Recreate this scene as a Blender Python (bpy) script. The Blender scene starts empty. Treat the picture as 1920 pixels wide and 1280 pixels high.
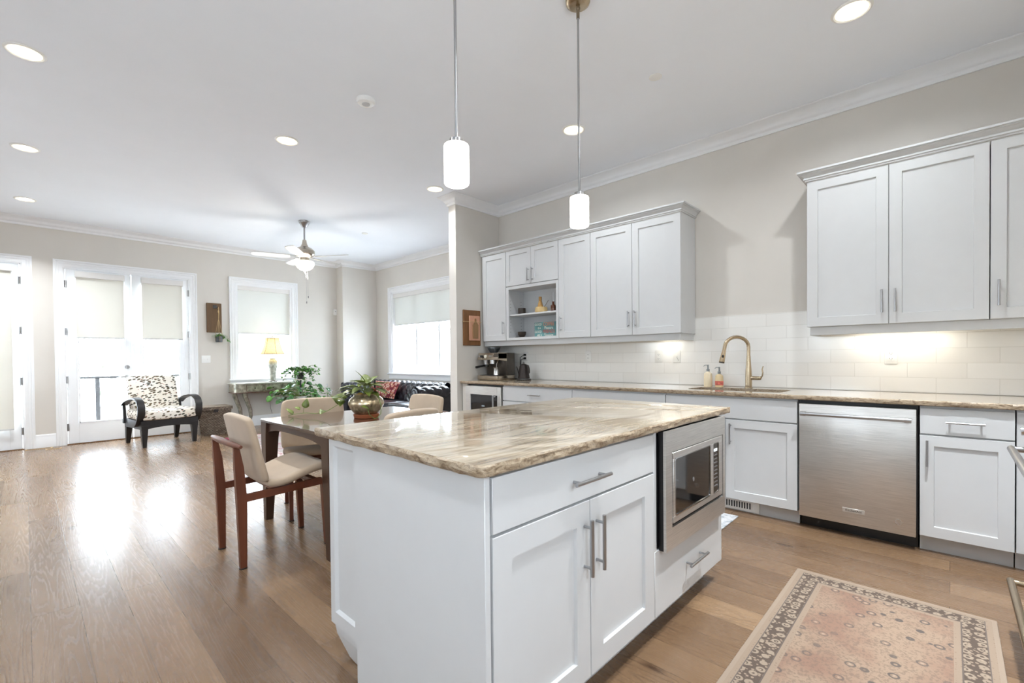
import bpy, bmesh, math, random
from mathutils import Vector, Matrix
S = bpy.context.scene
C = S.collection
R = math.radians

# ---------------------------------------------------------------- camera
EYE = 1.19
cam_d = bpy.data.cameras.new('camera'); cam = bpy.data.objects.new('camera', cam_d); C.objects.link(cam)
yaw, pitch, roll = R(43.5055), R(-0.726), R(-0.536)
fwd = Vector((math.cos(yaw)*math.cos(pitch), math.sin(yaw)*math.cos(pitch), math.sin(pitch)))
rt = fwd.cross(Vector((0, 0, 1))).normalized(); up = rt.cross(fwd)
r2 = rt*math.cos(roll)+up*math.sin(roll); u2 = -rt*math.sin(roll)+up*math.cos(roll)
cam.matrix_world = Matrix(((r2.x, u2.x, -fwd.x, 0), (r2.y, u2.y, -fwd.y, 0), (r2.z, u2.z, -fwd.z, EYE), (0, 0, 0, 1)))
cam_d.sensor_fit = 'HORIZONTAL'; cam_d.sensor_width = 36; cam_d.lens = 36*866.144/1920
cam_d.shift_y = 41.06/1920; cam_d.clip_start = .05
S.camera = cam

# ---------------------------------------------------------------- world, exposure
S.view_settings.view_transform = 'Standard'; S.view_settings.look = 'None'
S.view_settings.gamma = 1; S.view_settings.use_curve_mapping = False
S.view_settings.exposure = 1.06
W = bpy.data.worlds.new('sky'); S.world = W; W.use_nodes = True
bg = W.node_tree.nodes['Background']; bg.inputs[0].default_value = (.78, .895, 1, 1); bg.inputs[1].default_value = 10.0
CAN_W = 16; PENDANT_E = 5.0
S.cycles.use_denoising = True
S.cycles.max_bounces = 10; S.cycles.diffuse_bounces = 5; S.cycles.glossy_bounces = 4
S.cycles.transmission_bounces = 6; S.cycles.transparent_max_bounces = 12
S.cycles.sample_clamp_indirect = 6; S.cycles.caustics_reflective = False; S.cycles.caustics_refractive = False

def area(name, loc, sx, sy, power, col=(1, 1, 1), rot=(0, 0, 0), parent=None, shape='RECTANGLE', portal=False, spread=None):
    l = bpy.data.lights.new(name, 'AREA'); l.shape = shape; l.size = sx; l.size_y = sy
    l.energy = power; l.color = col
    if spread: l.spread = R(spread)
    if portal: l.cycles.is_portal = True
    o = bpy.data.objects.new(name, l); o.rotation_euler = rot; o.location = loc
    if parent: o.parent = parent; o.location = Vector(loc)-parent.location
    C.objects.link(o); return o
# daylight portals at the openings (they guide the sky's own light, and give none)
for n, loc, sx, sy, rot in (('portal_french', (1.14, 9.33, 1.3), 1.6, 2.5, (R(-90), 0, 0)), ('portal_single', (-.45, 9.33, 1.3), .9, 2.5, (R(-90), 0, 0)),
                            ('portal_sash', (3.05, 9.33, 1.7), 1.0, 1.8, (R(-90), 0, 0)), ('portal_east', (5.35, 7.19, 1.7), 1.8, 2.3, (0, R(90), 0)),
                            ('portal_west_a', (-2.4, 1.6, 1.6), .9, 1.3, (0, R(-90), 0)), ('portal_west_b', (-2.4, 5.2, 1.6), .9, 1.3, (0, R(-90), 0)),
                            ('portal_south_a', (-1.3, -1.12, 1.7), 1.1, 1.3, (R(90), 0, 0)), ('portal_south_b', (.45, -1.12, 1.7), .8, 1.3, (R(90), 0, 0))):
    area(n, loc, sx, sy, 1, rot=rot, portal=True)

# ---------------------------------------------------------------- node helpers
def new_mat(name):
    m = bpy.data.materials.new(name); m.use_nodes = True
    nt = m.node_tree; b = nt.nodes['Principled BSDF']
    return m, nt, b
class NT:
    def __init__(s, nt): s.nt = nt; s.co = None
    def n(s, t, **kw):
        x = s.nt.nodes.new(t)
        for k, v in kw.items(): setattr(x, k, v)
        return x
    def l(s, a, b): s.nt.links.new(a, b)
    def coord(s, kind='Object'):
        if s.co is None: s.co = s.n('ShaderNodeTexCoord')
        return s.co.outputs[kind]
    def map(s, sc=(1, 1, 1), loc=(0, 0, 0), rot=(0, 0, 0), src=None):
        m = s.n('ShaderNodeMapping'); m.inputs['Scale'].default_value = sc; m.inputs['Location'].default_value = loc; m.inputs['Rotation'].default_value = rot
        s.l(src or s.coord(), m.inputs[0]); return m.outputs[0]
    def noise(s, vec, scale=5, detail=3, rough=.5, dist=0, out='Fac'):
        x = s.n('ShaderNodeTexNoise'); x.inputs['Scale'].default_value = scale; x.inputs['Detail'].default_value = detail
        x.inputs['Roughness'].default_value = rough; x.inputs['Distortion'].default_value = dist
        s.l(vec, x.inputs['Vector']); return x.outputs[out]
    def voro(s, vec, scale=5, feature='F1', out='Distance', rnd=1):
        x = s.n('ShaderNodeTexVoronoi', feature=feature); x.inputs['Scale'].default_value = scale
        x.inputs['Randomness'].default_value = rnd
        s.l(vec, x.inputs['Vector']); return x.outputs[out]
    def math(s, op, a, b=None, c=None, clamp=False):
        x = s.n('ShaderNodeMath', operation=op); x.use_clamp = clamp
        for i, v in enumerate((a, b, c)):
            if v is None: continue
            if isinstance(v, (int, float)): x.inputs[i].default_value = v
            else: s.l(v, x.inputs[i])
        return x.outputs[0]
    def ramp(s, fac, stops, interp='LINEAR'):
        x = s.n('ShaderNodeValToRGB'); e = x.color_ramp.elements; x.color_ramp.interpolation = interp
        while len(e) < len(stops): e.new(.5)
        for i, (p, c) in enumerate(stops):
            e[i].position = p; e[i].color = (*c, 1) if len(c) == 3 else c
        s.l(fac, x.inputs[0]); return x.outputs[0]
    def mix(s, fac, a, b, mode='MIX'):
        x = s.n('ShaderNodeMix', data_type='RGBA', blend_type=mode)
        for i, v in ((0, fac), (6, a), (7, b)):
            if isinstance(v, (int, float)): x.inputs[i].default_value = v
            elif isinstance(v, tuple): x.inputs[i].default_value = (*v, 1) if len(v) == 3 else v
            else: s.l(v, x.inputs[i])
        return x.outputs[2]
    def bump(s, h, strength=.2, dist=.01):
        x = s.n('ShaderNodeBump'); x.inputs['Strength'].default_value = strength; x.inputs['Distance'].default_value = dist
        s.l(h, x.inputs['Height']); return x.outputs[0]
    def sep(s, vec):
        x = s.n('ShaderNodeSeparateXYZ'); s.l(vec, x.inputs[0]); return x.outputs
    def comb(s, x_, y_, z_):
        x = s.n('ShaderNodeCombineXYZ')
        for i, v in enumerate((x_, y_, z_)):
            if isinstance(v, (int, float)): x.inputs[i].default_value = v
            else: s.l(v, x.inputs[i])
        return x.outputs[0]
def lin(c):  # sRGB 0-255 -> linear
    return tuple((v/255/12.92 if v/255 <= .04045 else ((v/255+.055)/1.055)**2.4) for v in c)
MATS = {}
def mat(name, rgb, rough=.5, metal=0, var=.05, scale=12, bump=0, bscale=200, stretch=(1, 1, 1), emit=0, ecol=None, coat=0, sheen=0, trans=0, spec=.5):
    if name in MATS: return MATS[name]
    m, nt, b = new_mat(name); N = NT(nt); c = lin(rgb)
    v = N.map(stretch)
    f = N.noise(v, scale, 3)
    d = tuple(max(0, x*(1-var*2)) for x in c); li = tuple(min(1, x*(1+var)) for x in c)
    N.l(N.ramp(f, ((.3, d), (.7, li))), b.inputs['Base Color'])
    b.inputs['Roughness'].default_value = rough; b.inputs['Metallic'].default_value = metal
    b.inputs['Coat Weight'].default_value = coat; b.inputs['Sheen Weight'].default_value = sheen
    b.inputs['Transmission Weight'].default_value = trans; b.inputs['Specular IOR Level'].default_value = spec
    if bump: N.l(N.bump(N.noise(v, bscale, 2), bump, .002), b.inputs['Normal'])
    if emit:
        b.inputs['Emission Color'].default_value = (*lin(ecol or rgb), 1); b.inputs['Emission Strength'].default_value = emit
    MATS[name] = m; return m

# ---------------------------------------------------------------- materials
cab = mat('cabinet_paint', (205, 206, 207), .38, var=.006)
trimw = mat('trim_paint', (238, 239, 241), .4, var=.006)
doorw = mat('door_paint', (236, 238, 241), .35, var=.006)
wallp = mat('wall_paint', (216, 211, 204), .75, var=.012, scale=3, bump=.06, bscale=260)
ceilp = mat('ceiling_paint', (243, 247, 254), .85, var=.006, scale=3, bump=.05, bscale=220)
black = mat('black_plastic', (22, 22, 24), .35)
blackg = mat('black_glass', (14, 15, 17), .06, coat=.5)
nickel = mat('satin_nickel', (176, 176, 178), .28, 1, var=.03)
champ = mat('champagne_nickel', (186, 168, 142), .27, 1, var=.04)
chrome = mat('chrome', (205, 205, 208), .12, 1, var=.02)
white_pl = mat('white_plastic', (240, 240, 238), .35, var=.006)
dark_gap = mat('shadow_gap', (60, 60, 62), .8)
def steel_mat(name, rgb, horiz):
    m, nt, b = new_mat(name); N = NT(nt)
    v = N.map((1, 1, 1)); st = N.map((300, 300, 6) if not horiz else (8, 8, 300))
    f = N.noise(st, 1, 2)
    c = lin(rgb)
    N.l(N.ramp(f, ((.2, tuple(x*.82 for x in c)), (.8, tuple(min(1, x*1.1) for x in c)))), b.inputs['Base Color'])
    b.inputs['Metallic'].default_value = .88; b.inputs['Roughness'].default_value = .36
    b.inputs['Anisotropic'].default_value = .5
    h = N.math('ADD', N.math('MULTIPLY', N.noise(N.map((2.2, 2.2, .9)), 1.6, 1), 6), N.math('MULTIPLY', f, .12))
    N.l(N.bump(h, .5, .006), b.inputs['Normal'])
    MATS[name] = m; return m
steel = steel_mat('brushed_steel', (216, 213, 209), True)

# oak floor: planks run along Y
def floor_mat():
    m, nt, b = new_mat('oak_planks'); N = NT(nt)
    x, y, z = N.sep(N.coord())
    br = N.n('ShaderNodeTexBrick'); br.offset = .37; br.offset_frequency = 2; br.squash = 1
    br.inputs['Scale'].default_value = 1; br.inputs['Brick Width'].default_value = 1.9; br.inputs['Row Height'].default_value = .165
    br.inputs['Mortar Size'].default_value = .0012; br.inputs['Mortar Smooth'].default_value = .3
    br.inputs['Color1'].default_value = (0, 0, 0, 1); br.inputs['Color2'].default_value = (1, 1, 1, 1); br.inputs['Mortar'].default_value = (.5, .5, .5, 1)
    N.l(N.comb(y, x, 0), br.inputs['Vector'])
    rb = br.outputs['Color']; rv = N.sep(rb)[0]
    off = N.math('MULTIPLY', rv, 37.0)
    v1 = N.comb(N.math('MULTIPLY', x, 9.5), N.math('ADD', N.math('MULTIPLY', y, .6), off), off)
    low = N.noise(v1, 1.0, 1, .4, .15)
    rings = N.math('FRACT', N.math('MULTIPLY', low, 13.0))
    rings = N.math('POWER', N.math('PINGPONG', N.math('ADD', N.math('MULTIPLY', low, 44.0), N.math('MULTIPLY', N.noise(N.comb(N.math('MULTIPLY', x, 70.0), N.math('MULTIPLY', y, 9.0), off), 1.0, 2), 1.2)), 1.0), .32)
    mask = N.ramp(N.noise(N.comb(N.math('MULTIPLY', x, 3.0), N.math('ADD', N.math('MULTIPLY', y, .8), off), 3.1), 1.0, 2), ((.35, (.15,)*3), (.62, (1,)*3)))
    rings = N.math('ADD', N.math('MULTIPLY', rings, mask), N.math('MULTIPLY', N.math('SUBTRACT', 1.0, mask), .75))
    v2 = N.comb(N.math('MULTIPLY', x, 160.0), N.math('ADD', N.math('MULTIPLY', y, 5.0), off), off)
    fine = N.noise(v2, 1.0, 3, .6)
    tone = N.noise(N.comb(N.math('MULTIPLY', x, 3), N.math('MULTIPLY', y, .7), off), 1.0, 2)
    t = N.math('ADD', N.math('MULTIPLY', rv, .30), N.math('MULTIPLY', tone, .70))
    base = N.ramp(t, ((.2, lin((100, 77, 57))), (.5, lin((120, 95, 72))), (.75, lin((143, 116, 89)))))
    grain = N.math('ADD', N.math('MULTIPLY', rings, .55), N.math('MULTIPLY', fine, .45))
    g = N.ramp(grain, ((.22, (.42, .38, .35)), (.5, (.90, .90, .90)), (.8, (1.08, 1.07, 1.05))))
    col = N.mix(1.0, base, g, 'MULTIPLY')
    knots = N.voro(N.comb(N.math('MULTIPLY', x, 2.2), N.math('MULTIPLY', y, .8), 0), 1.6)
    col = N.mix(N.ramp(knots, ((.02, (1, 1, 1)), (.09, (0, 0, 0)))), col, lin((62, 44, 32)))
    col = N.mix(N.math('MULTIPLY', br.outputs['Fac'], .75), col, lin((48, 35, 26)))
    N.l(col, b.inputs['Base Color'])
    b.inputs['Roughness'].default_value = .3
    N.l(N.ramp(grain, ((.2, (.38,)*3), (.7, (.25,)*3))), b.inputs['Roughness'])
    h = N.math('SUBTRACT', N.math('ADD', N.math('MULTIPLY', rings, .7), N.math('MULTIPLY', fine, .35)), N.math('MULTIPLY', br.outputs['Fac'], 1.5))
    N.l(N.bump(h, .20, .0018), b.inputs['Normal'])
    return m
oak = floor_mat()

def granite_mat(name, ax):
    m, nt, b = new_mat(name); N = NT(nt)
    sc = (2.2, 26, 26) if ax == 'x' else (26, 2.2, 26)
    warp = N.noise(N.map((1.3, 1.3, 1.3)), 1.2, 2, .5, out='Color')
    vm = N.n('ShaderNodeVectorMath', operation='MULTIPLY_ADD'); N.l(warp, vm.inputs[0]); vm.inputs[1].default_value = (.22, .22, .1)
    N.l(N.coord(), vm.inputs[2])
    v = N.map(sc, src=vm.outputs[0])
    a = N.noise(v, 1.0, 6, .62, .4)
    fine = N.noise(N.map(tuple(s*3.2 for s in sc), src=vm.outputs[0]), 1.0, 4, .6)
    big = N.noise(N.map(tuple(s*.22 for s in sc), src=vm.outputs[0]), 1.0, 2)
    t = N.math('ADD', N.math('MULTIPLY', a, .55), N.math('ADD', N.math('MULTIPLY', fine, .25), N.math('MULTIPLY', big, .2)))
    col = N.ramp(t, ((.30, lin((88, 74, 60))), (.39, lin((134, 117, 98))), (.47, lin((166, 150, 128))), (.56, lin((194, 181, 161))), (.66, lin((142, 131, 120))), (.74, lin((206, 197, 182)))))
    spk = N.voro(N.coord(), 210)
    col = N.mix(N.math('MULTIPLY', N.ramp(spk, ((.05, (1,)*3), (.16, (0,)*3))), N.ramp(big, ((.45, (0,)*3), (.6, (.8,)*3)))), col, lin((58, 38, 30)))
    N.l(col, b.inputs['Base Color']); b.inputs['Roughness'].default_value = .07
    b.inputs['Coat Weight'].default_value = .3
    return m
gran_x = granite_mat('granite_island', 'x'); gran_y = granite_mat('granite_wall', 'y')
def granite_edge_mat():
    m, nt, b = new_mat('granite_chiselled_edge'); N = NT(nt)
    v = N.map((1, 1, 1)); w = N.map((22, 22, 60), rot=(.5, .4, 0))
    t = N.noise(w, 1.0, 6, .7, 1.2)
    N.l(N.ramp(t, ((.3, lin((84, 68, 54))), (.42, lin((128, 108, 86))), (.55, lin((176, 158, 134))), (.68, lin((120, 104, 90))), (.8, lin((200, 188, 168))))), b.inputs['Base Color'])
    b.inputs['Roughness'].default_value = .3
    N.l(N.bump(N.noise(v, 90, 4, .7), .6, .004), b.inputs['Normal'])
    return m
gran_edge = granite_edge_mat()

def tile_mat():
    m, nt, b = new_mat('subway_tile'); N = NT(nt)
    x, y, z = N.sep(N.coord())
    br = N.n('ShaderNodeTexBrick'); br.offset = .5
    br.inputs['Scale'].default_value = 1; br.inputs['Brick Width'].default_value = .305; br.inputs['Row Height'].default_value = .1035
    br.inputs['Mortar Size'].default_value = .0016; br.inputs['Mortar Smooth'].default_value = .4
    a, c2, mo = lin((236, 234, 230)), lin((240, 239, 236)), lin((218, 216, 211))
    br.inputs['Color1'].default_value = (*a, 1); br.inputs['Color2'].default_value = (*c2, 1); br.inputs['Mortar'].default_value = (*mo, 1)
    N.l(N.comb(N.math('ADD', y, N.math('MULTIPLY', x, 1.0)), N.math('SUBTRACT', z, .918), 0), br.inputs['Vector'])
    N.l(br.outputs['Color'], b.inputs['Base Color']); b.inputs['Roughness'].default_value = .14
    N.l(N.bump(N.math('SUBTRACT', N.math('MULTIPLY', N.noise(N.coord(), 6, 1), .5), br.outputs['Fac']), .35, .002), b.inputs['Normal'])
    return m
tile = tile_mat()
def glass_mat(name, tint=(1, 1, 1), refl=.06):
    m = bpy.data.materials.new(name); m.use_nodes = True; nt = m.node_tree; N = NT(nt)
    nt.nodes.remove(nt.nodes['Principled BSDF']); out = nt.nodes['Material Output']
    t = N.n('ShaderNodeBsdfTransparent'); t.inputs[0].default_value = (*tint, 1)
    g = N.n('ShaderNodeBsdfGlossy'); g.inputs['Roughness'].default_value = .02
    x = N.n('ShaderNodeMixShader'); x.inputs[0].default_value = refl
    N.l(t.outputs[0], x.inputs[1]); N.l(g.outputs[0], x.inputs[2]); N.l(x.outputs[0], out.inputs[0]); return m
glass = glass_mat('window_glass')
smoked = glass_mat('smoked_glass', (.25, .26, .28), .12)
def shade_mat(name, rgb, see):
    m = bpy.data.materials.new(name); m.use_nodes = True; nt = m.node_tree; N = NT(nt)
    nt.nodes.remove(nt.nodes['Principled BSDF']); out = nt.nodes['Material Output']
    c = lin(rgb)
    col = N.ramp(N.noise(N.map((400, 400, 400)), 1, 1), ((.3, tuple(v*.9 for v in c)), (.7, c)))
    t = N.n('ShaderNodeBsdfTranslucent'); d = N.n('ShaderNodeBsdfDiffuse'); tr = N.n('ShaderNodeBsdfTransparent')
    N.l(col, t.inputs[0]); N.l(col, d.inputs[0])
    a = N.n('ShaderNodeMixShader'); a.inputs[0].default_value = .91; N.l(t.outputs[0], a.inputs[1]); N.l(d.outputs[0], a.inputs[2])
    x = N.n('ShaderNodeMixShader'); x.inputs[0].default_value = see; N.l(a.outputs[0], x.inputs[1]); N.l(tr.outputs[0], x.inputs[2])
    N.l(x.outputs[0], out.inputs[0]); return m
shade_cream = shade_mat('roller_fabric_cream', (238, 236, 228), .02)
shade_blue = shade_mat('roller_fabric_pale', (232, 233, 229), .02)
def wood_mat(name, rgb, rough=.35, ax=(40, 3, 40), var=.35, coat=0):
    m, nt, b = new_mat(name); N = NT(nt); c = lin(rgb)
    g = N.noise(N.map(ax), 1, 5, .6, .8); lo = N.noise(N.map(tuple(a*.2 for a in ax)), 1, 2)
    t = N.math('ADD', N.math('MULTIPLY', g, .6), N.math('MULTIPLY', lo, .4))
    N.l(N.ramp(t, ((.3, tuple(v*(1-var) for v in c)), (.7, tuple(min(1, v*(1+var*.6)) for v in c)))), b.inputs['Base Color'])
    b.inputs['Roughness'].default_value = rough; b.inputs['Coat Weight'].default_value = coat
    N.l(N.bump(g, .12, .002), b.inputs['Normal'])
    MATS[name] = m; return m
walnut = wood_mat('walnut', (104, 56, 36), .35, (30, 30, 3))
table_wood = wood_mat('dark_walnut_gloss', (74, 56, 44), .16, (3, 40, 40), .25, .5)
table_leg_m = wood_mat('dark_walnut_leg', (72, 50, 38), .3, (30, 30, 3), .25)
fabric = mat('beige_velvet', (184, 163, 140), .85, var=.05, scale=7, bump=.3, bscale=500, sheen=.25)
blacklac = mat('black_lacquered_wood', (34, 33, 34), .38, var=.1)
leather = mat('black_leather', (38, 38, 46), .28, var=.12, scale=20, bump=.2, bscale=160, coat=.1)
# ---------------------------------------------------------------- geometry helpers
class MB:
    def __init__(s): s.bm = bmesh.new()
    def _v(s, co, M): return s.bm.verts.new(M @ Vector(co) if M else co)
    def box(s, x0, x1, y0, y1, z0, z1, M=None, bev=0, seg=1):
        v = [s._v(c, M) for c in ((x0, y0, z0), (x1, y0, z0), (x1, y1, z0), (x0, y1, z0), (x0, y0, z1), (x1, y0, z1), (x1, y1, z1), (x0, y1, z1))]
        f = [s.bm.faces.new([v[i] for i in q]) for q in ((0, 3, 2, 1), (4, 5, 6, 7), (0, 1, 5, 4), (1, 2, 6, 5), (2, 3, 7, 6), (3, 0, 4, 7))]
        if bev:
            e = {e for q in f for e in q.edges}
            bmesh.ops.bevel(s.bm, geom=list(e), offset=bev, segments=seg, affect='EDGES', profile=.5)
        return s
    def hexa(s, b, t, M=None):   # b, t: four (x,y,z) corners each, bottom and top
        v = [s._v(c, M) for c in list(b)+list(t)]
        for q in ((0, 3, 2, 1), (4, 5, 6, 7), (0, 1, 5, 4), (1, 2, 6, 5), (2, 3, 7, 6), (3, 0, 4, 7)): s.bm.faces.new([v[i] for i in q])
        return s
    def rings(s, rings, M=None, cap=True, closed=False):
        rs = [[s._v(c, M) for c in r] for r in rings]; n = len(rs[0])
        for i in range(len(rs) if closed else len(rs)-1):
            a, b = rs[i], rs[(i+1) % len(rs)]
            for j in range(n): s.bm.faces.new((a[j], a[(j+1) % n], b[(j+1) % n], b[j]))
        if cap and not closed:
            s.bm.faces.new(rs[0][::-1]); s.bm.faces.new(rs[-1])
        return s
    def cyl(s, p0, p1, r0, r1=None, n=14, M=None, cap=True):
        r1 = r0 if r1 is None else r1; p0, p1 = Vector(p0), Vector(p1); d = (p1-p0).normalized()
        a = d.orthogonal().normalized(); b = d.cross(a)
        return s.rings([[p+a*(r*math.cos(2*math.pi*k/n))+b*(r*math.sin(2*math.pi*k/n)) for k in range(n)] for p, r in ((p0, r0), (p1, r1))], M, cap)
    def tube(s, pts, r, n=8, M=None, cap=True, flat=1.0, closed=False):
        pts = [Vector(p) for p in pts]; out = []; a = None
        for i, p in enumerate(pts):
            if closed: d = pts[(i+1) % len(pts)]-pts[i-1]
            else: d = pts[min(i+1, len(pts)-1)]-pts[max(i-1, 0)]
            d = d.normalized() if d.length > 1e-9 else Vector((0, 0, 1))
            if a is None: a = d.orthogonal().normalized()
            a = (a-d*a.dot(d)).normalized(); b = d.cross(a); rr = r[i] if isinstance(r, (list, tuple)) else r
            out.append([p+a*(rr*math.cos(2*math.pi*k/n))+b*(rr*flat*math.sin(2*math.pi*k/n)) for k in range(n)])
        return s.rings(out, M, cap, closed)
    def lathe(s, prof, c=(0, 0, 0), n=28, M=None, cap=True):
        return s.rings([[(c[0]+max(r, 1e-4)*math.cos(2*math.pi*k/n), c[1]+max(r, 1e-4)*math.sin(2*math.pi*k/n), c[2]+z) for k in range(n)] for r, z in prof], M, cap)
    def prism(s, poly, z0, z1, M=None):
        a = [s._v((x, y, z0), M) for x, y in poly]; b = [s._v((x, y, z1), M) for x, y in poly]; n = len(a)
        s.bm.faces.new(a[::-1]); s.bm.faces.new(b)
        for i in range(n): s.bm.faces.new((a[i], a[(i+1) % n], b[(i+1) % n], b[i]))
        return s
    def grid(s, P, M=None, cu=False):
        g = [[s._v(c, M) for c in row] for row in P]
        for i in range(len(g) if cu else len(g)-1):
            for j in range(len(g[0])-1):
                a, b = g[i], g[(i+1) % len(g)]
                s.bm.faces.new((a[j], a[j+1], b[j+1], b[j]))
        return s
    def ball(s, c, r, M=None, n=12, sz=1):
        m = max(5, n//2)
        return s.rings([[(c[0]+r*math.sin(math.pi*i/m)*math.cos(2*math.pi*k/n), c[1]+r*math.sin(math.pi*i/m)*math.sin(2*math.pi*k/n), c[2]-sz*r*math.cos(math.pi*i/m)) for k in range(n)] for i in range(1, m)], M, True)
    def build(s, name, m, parent=None, local=False, solid=0, sub=0, angle=38, origin=None, recalc=True, offset=0):
        if recalc: bmesh.ops.recalc_face_normals(s.bm, faces=s.bm.faces)
        me = bpy.data.meshes.new(name); s.bm.to_mesh(me); s.bm.free()
        o = bpy.data.objects.new(name, me); C.objects.link(o)
        if isinstance(m, (list, tuple)):
            for q in m: me.materials.append(q)
        else: me.materials.append(m)
        for p in me.polygons: p.use_smooth = True
        if not sub: me.set_sharp_from_angle(angle=R(angle))
        if parent is not None:
            o.parent = parent
            if not local:
                off = Vector((0, 0, 0)); q = parent
                while q: off += q.location; q = q.parent
                me.transform(Matrix.Translation(-off))
        elif origin is not None:
            me.transform(Matrix.Translation(-Vector(origin))); o.location = origin
        if solid:
            k = o.modifiers.new('thickness', 'SOLIDIFY'); k.thickness = solid; k.offset = offset
        if sub:
            k = o.modifiers.new('smooth', 'SUBSURF'); k.levels = k.render_levels = sub
        return o
def tag(o, label, cat, group=None, kind=None):
    o['label'] = label; o['category'] = cat
    if group: o['group'] = group
    if kind: o['kind'] = kind
    return o
def thing(name, label, cat, loc=(0, 0, 0), rz=0, group=None):
    o = bpy.data.objects.new(name, None); C.objects.link(o); o.location = loc; o.rotation_euler = (0, 0, rz)
    o.empty_display_size = .1
    return tag(o, label, cat, group)
def struct(o): o['kind'] = 'structure'; return o
def dup(root, loc=None, rz=None, label=None, group=None):
    def cp(o, par):
        c = o.copy(); C.objects.link(c); c.parent = par
        for ch in list(o.children): cp(ch, c)
        return c
    r = cp(root, None)
    if loc is not None: r.location = loc
    if rz is not None: r.rotation_euler = (0, 0, rz)
    if label: r['label'] = label
    if group: r['group'] = group
    return r
def face(ox, oy, u, w):   # local (u, w outward, z) -> world
    return Matrix(((u[0], w[0], 0, ox), (u[1], w[1], 0, oy), (0, 0, 1, 0), (0, 0, 0, 1)))
def shaker(M, u0, u1, z0, z1, parent, name='door', m=None, t=.02, rail=.062, rec=.011):
    b = MB(); g = .0018; u0 += g; u1 -= g; z0 += g; z1 -= g
    # one closed shell: outer box, inner recess with a small chamfer
    o = [(u0, z0), (u1, z0), (u1, z1), (u0, z1)]; i = [(u0+rail, z0+rail), (u1-rail, z0+rail), (u1-rail, z1-rail), (u0+rail, z1-rail)]
    ib = [(u0+rail+.003, z0+rail+.003), (u1-rail-.003, z0+rail+.003), (u1-rail-.003, z1-rail-.003), (u0+rail+.003, z1-rail-.003)]
    c = .0015; oc = [(u0+c, z0+c), (u1-c, z0+c), (u1-c, z1-c), (u0+c, z1-c)]
    b.rings([[(p[0], w, p[1]) for p in q] for q, w in ((o, 0), (o, t-c), (oc, t), (i, t), (ib, t-rec))], M)
    return b.build(name, m or cab, parent)
def slab(M, u0, u1, z0, z1, parent, name='drawer', t=.02, m=None):
    g = .0018; return MB().box(u0+g, u1-g, 0, t, z0+g, z1-g, M, .0015).build(name, m or cab, parent)
def bar_handle(M, u, z, L, vert, parent, w0=.02, r=.006, span=.8, name='handle', m=None, so=.032):
    b = MB(); h = L/2
    a0, a1 = ((u, w0+so, z-h), (u, w0+so, z+h)) if vert else ((u-h, w0+so, z), (u+h, w0+so, z))
    b.cyl(a0, a1, r, M=M, n=12)
    for s_ in (-span*h, span*h):
        p = (u, w0, z+s_) if vert else (u+s_, w0, z); q = (p[0], w0+so, p[2]); b.cyl(p, q, r*.8, M=M, n=10)
    return b.build(name, m or nickel, parent)
def sweep(poly, prof, closed=True):
    """prof (outwards from the wall, z); poly runs with the room on its left side"""
    b = MB(); n = len(poly); P = [Vector(p) for p in poly]; rings = []
    for i in range(n):
        if closed or 0 < i < n-1:
            d0 = (P[i]-P[i-1]).normalized(); d1 = (P[(i+1) % n]-P[i]).normalized()
        elif i == 0: d0 = d1 = (P[1]-P[0]).normalized()
        else: d0 = d1 = (P[i]-P[i-1]).normalized()
        n0 = Vector((-d0.y, d0.x)); n1 = Vector((-d1.y, d1.x)); mt = (n0+n1); mt = mt/max(mt.dot(n0), .2)
        rings.append([(P[i].x+mt.x*o, P[i].y+mt.y*o, z) for o, z in prof])
    return b.rings(rings, None, not closed, closed)
# ================================================================ the room
CEIL = 3.165; XK = 4.36; YF = 9.15; YB = -.92; XL = -2.2; XW = 5.17; YS = 4.36; YS2 = 4.49; XS = 3.62; YBUMP = 8.88; XBUMP = 4.42
ZERO = (0, 0, 0)
struct(MB().box(XL-.2, XW+.2, YB-.2, YF+.17, -.12, 0).build('floor', oak))
struct(MB().box(XL-.2, XW+.2, YB-.2, YF+.2, CEIL, CEIL+.15).build('ceiling', ceilp))
def wall_open(name, axis, at, thick, a0, a1, holes, m=wallp):
    """axis 'y': a wall in the plane y=at running along x; 'x': in the plane x=at running along y. holes: (a0, a1, z0, z1)"""
    b = MB(); t0, t1 = min(at, at+thick), max(at, at+thick)
    def bx(p, q, z0, z1):
        if q-p < 1e-4 or z1-z0 < 1e-4: return
        b.box(p, q, t0, t1, z0, z1) if axis == 'y' else b.box(t0, t1, p, q, z0, z1)
    cur = a0
    for h in sorted(holes):
        bx(cur, h[0], 0, CEIL); bx(h[0], h[1], 0, h[2]); bx(h[0], h[1], h[3], CEIL); cur = h[1]
    bx(cur, a1, 0, CEIL)
    return struct(b.build(name, m))
D2 = (.395, 1.885, 0, 2.53)        # french pair opening
D1 = (-.93, -.025, 0, 2.53)        # single door opening
W1 = (2.575, 3.525, .86, 2.545)    # sash window opening
W2 = (6.10, 8.28, .90, 2.53)       # casement opening (y range)
wall_open('wall_north', 'y', YF, .17, XL, XBUMP+.1, [D1, D2, W1])
struct(MB().box(XBUMP, XW+.17, YBUMP, YF+.17, 0, CEIL).build('wall_north_bump', wallp))
wall_open('wall_east', 'x', XW, .17, YS2, YBUMP, [W2])
struct(MB().box(XS, XW+.17, YS, YS2, 0, CEIL).build('wall_partition', wallp))
struct(MB().box(XK, XK+.17, YB-.17, YS, 0, CEIL).build('wall_kitchen', wallp))
W3 = (1.1, 2.1, 1.2, 2.0); W4 = (4.7, 5.7, 1.2, 2.0); W5 = (-1.8, -.8, 1.1, 2.3); W6 = (.1, .8, 1.1, 2.3)  # unseen openings, added to let fill daylight into the room
wall_open('wall_south', 'y', YB, -.17, XL-.17, XK, [W5, W6])
wall_open('wall_west', 'x', XL, -.17, YB-.17, YF+.17, [W3, W4])
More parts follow.
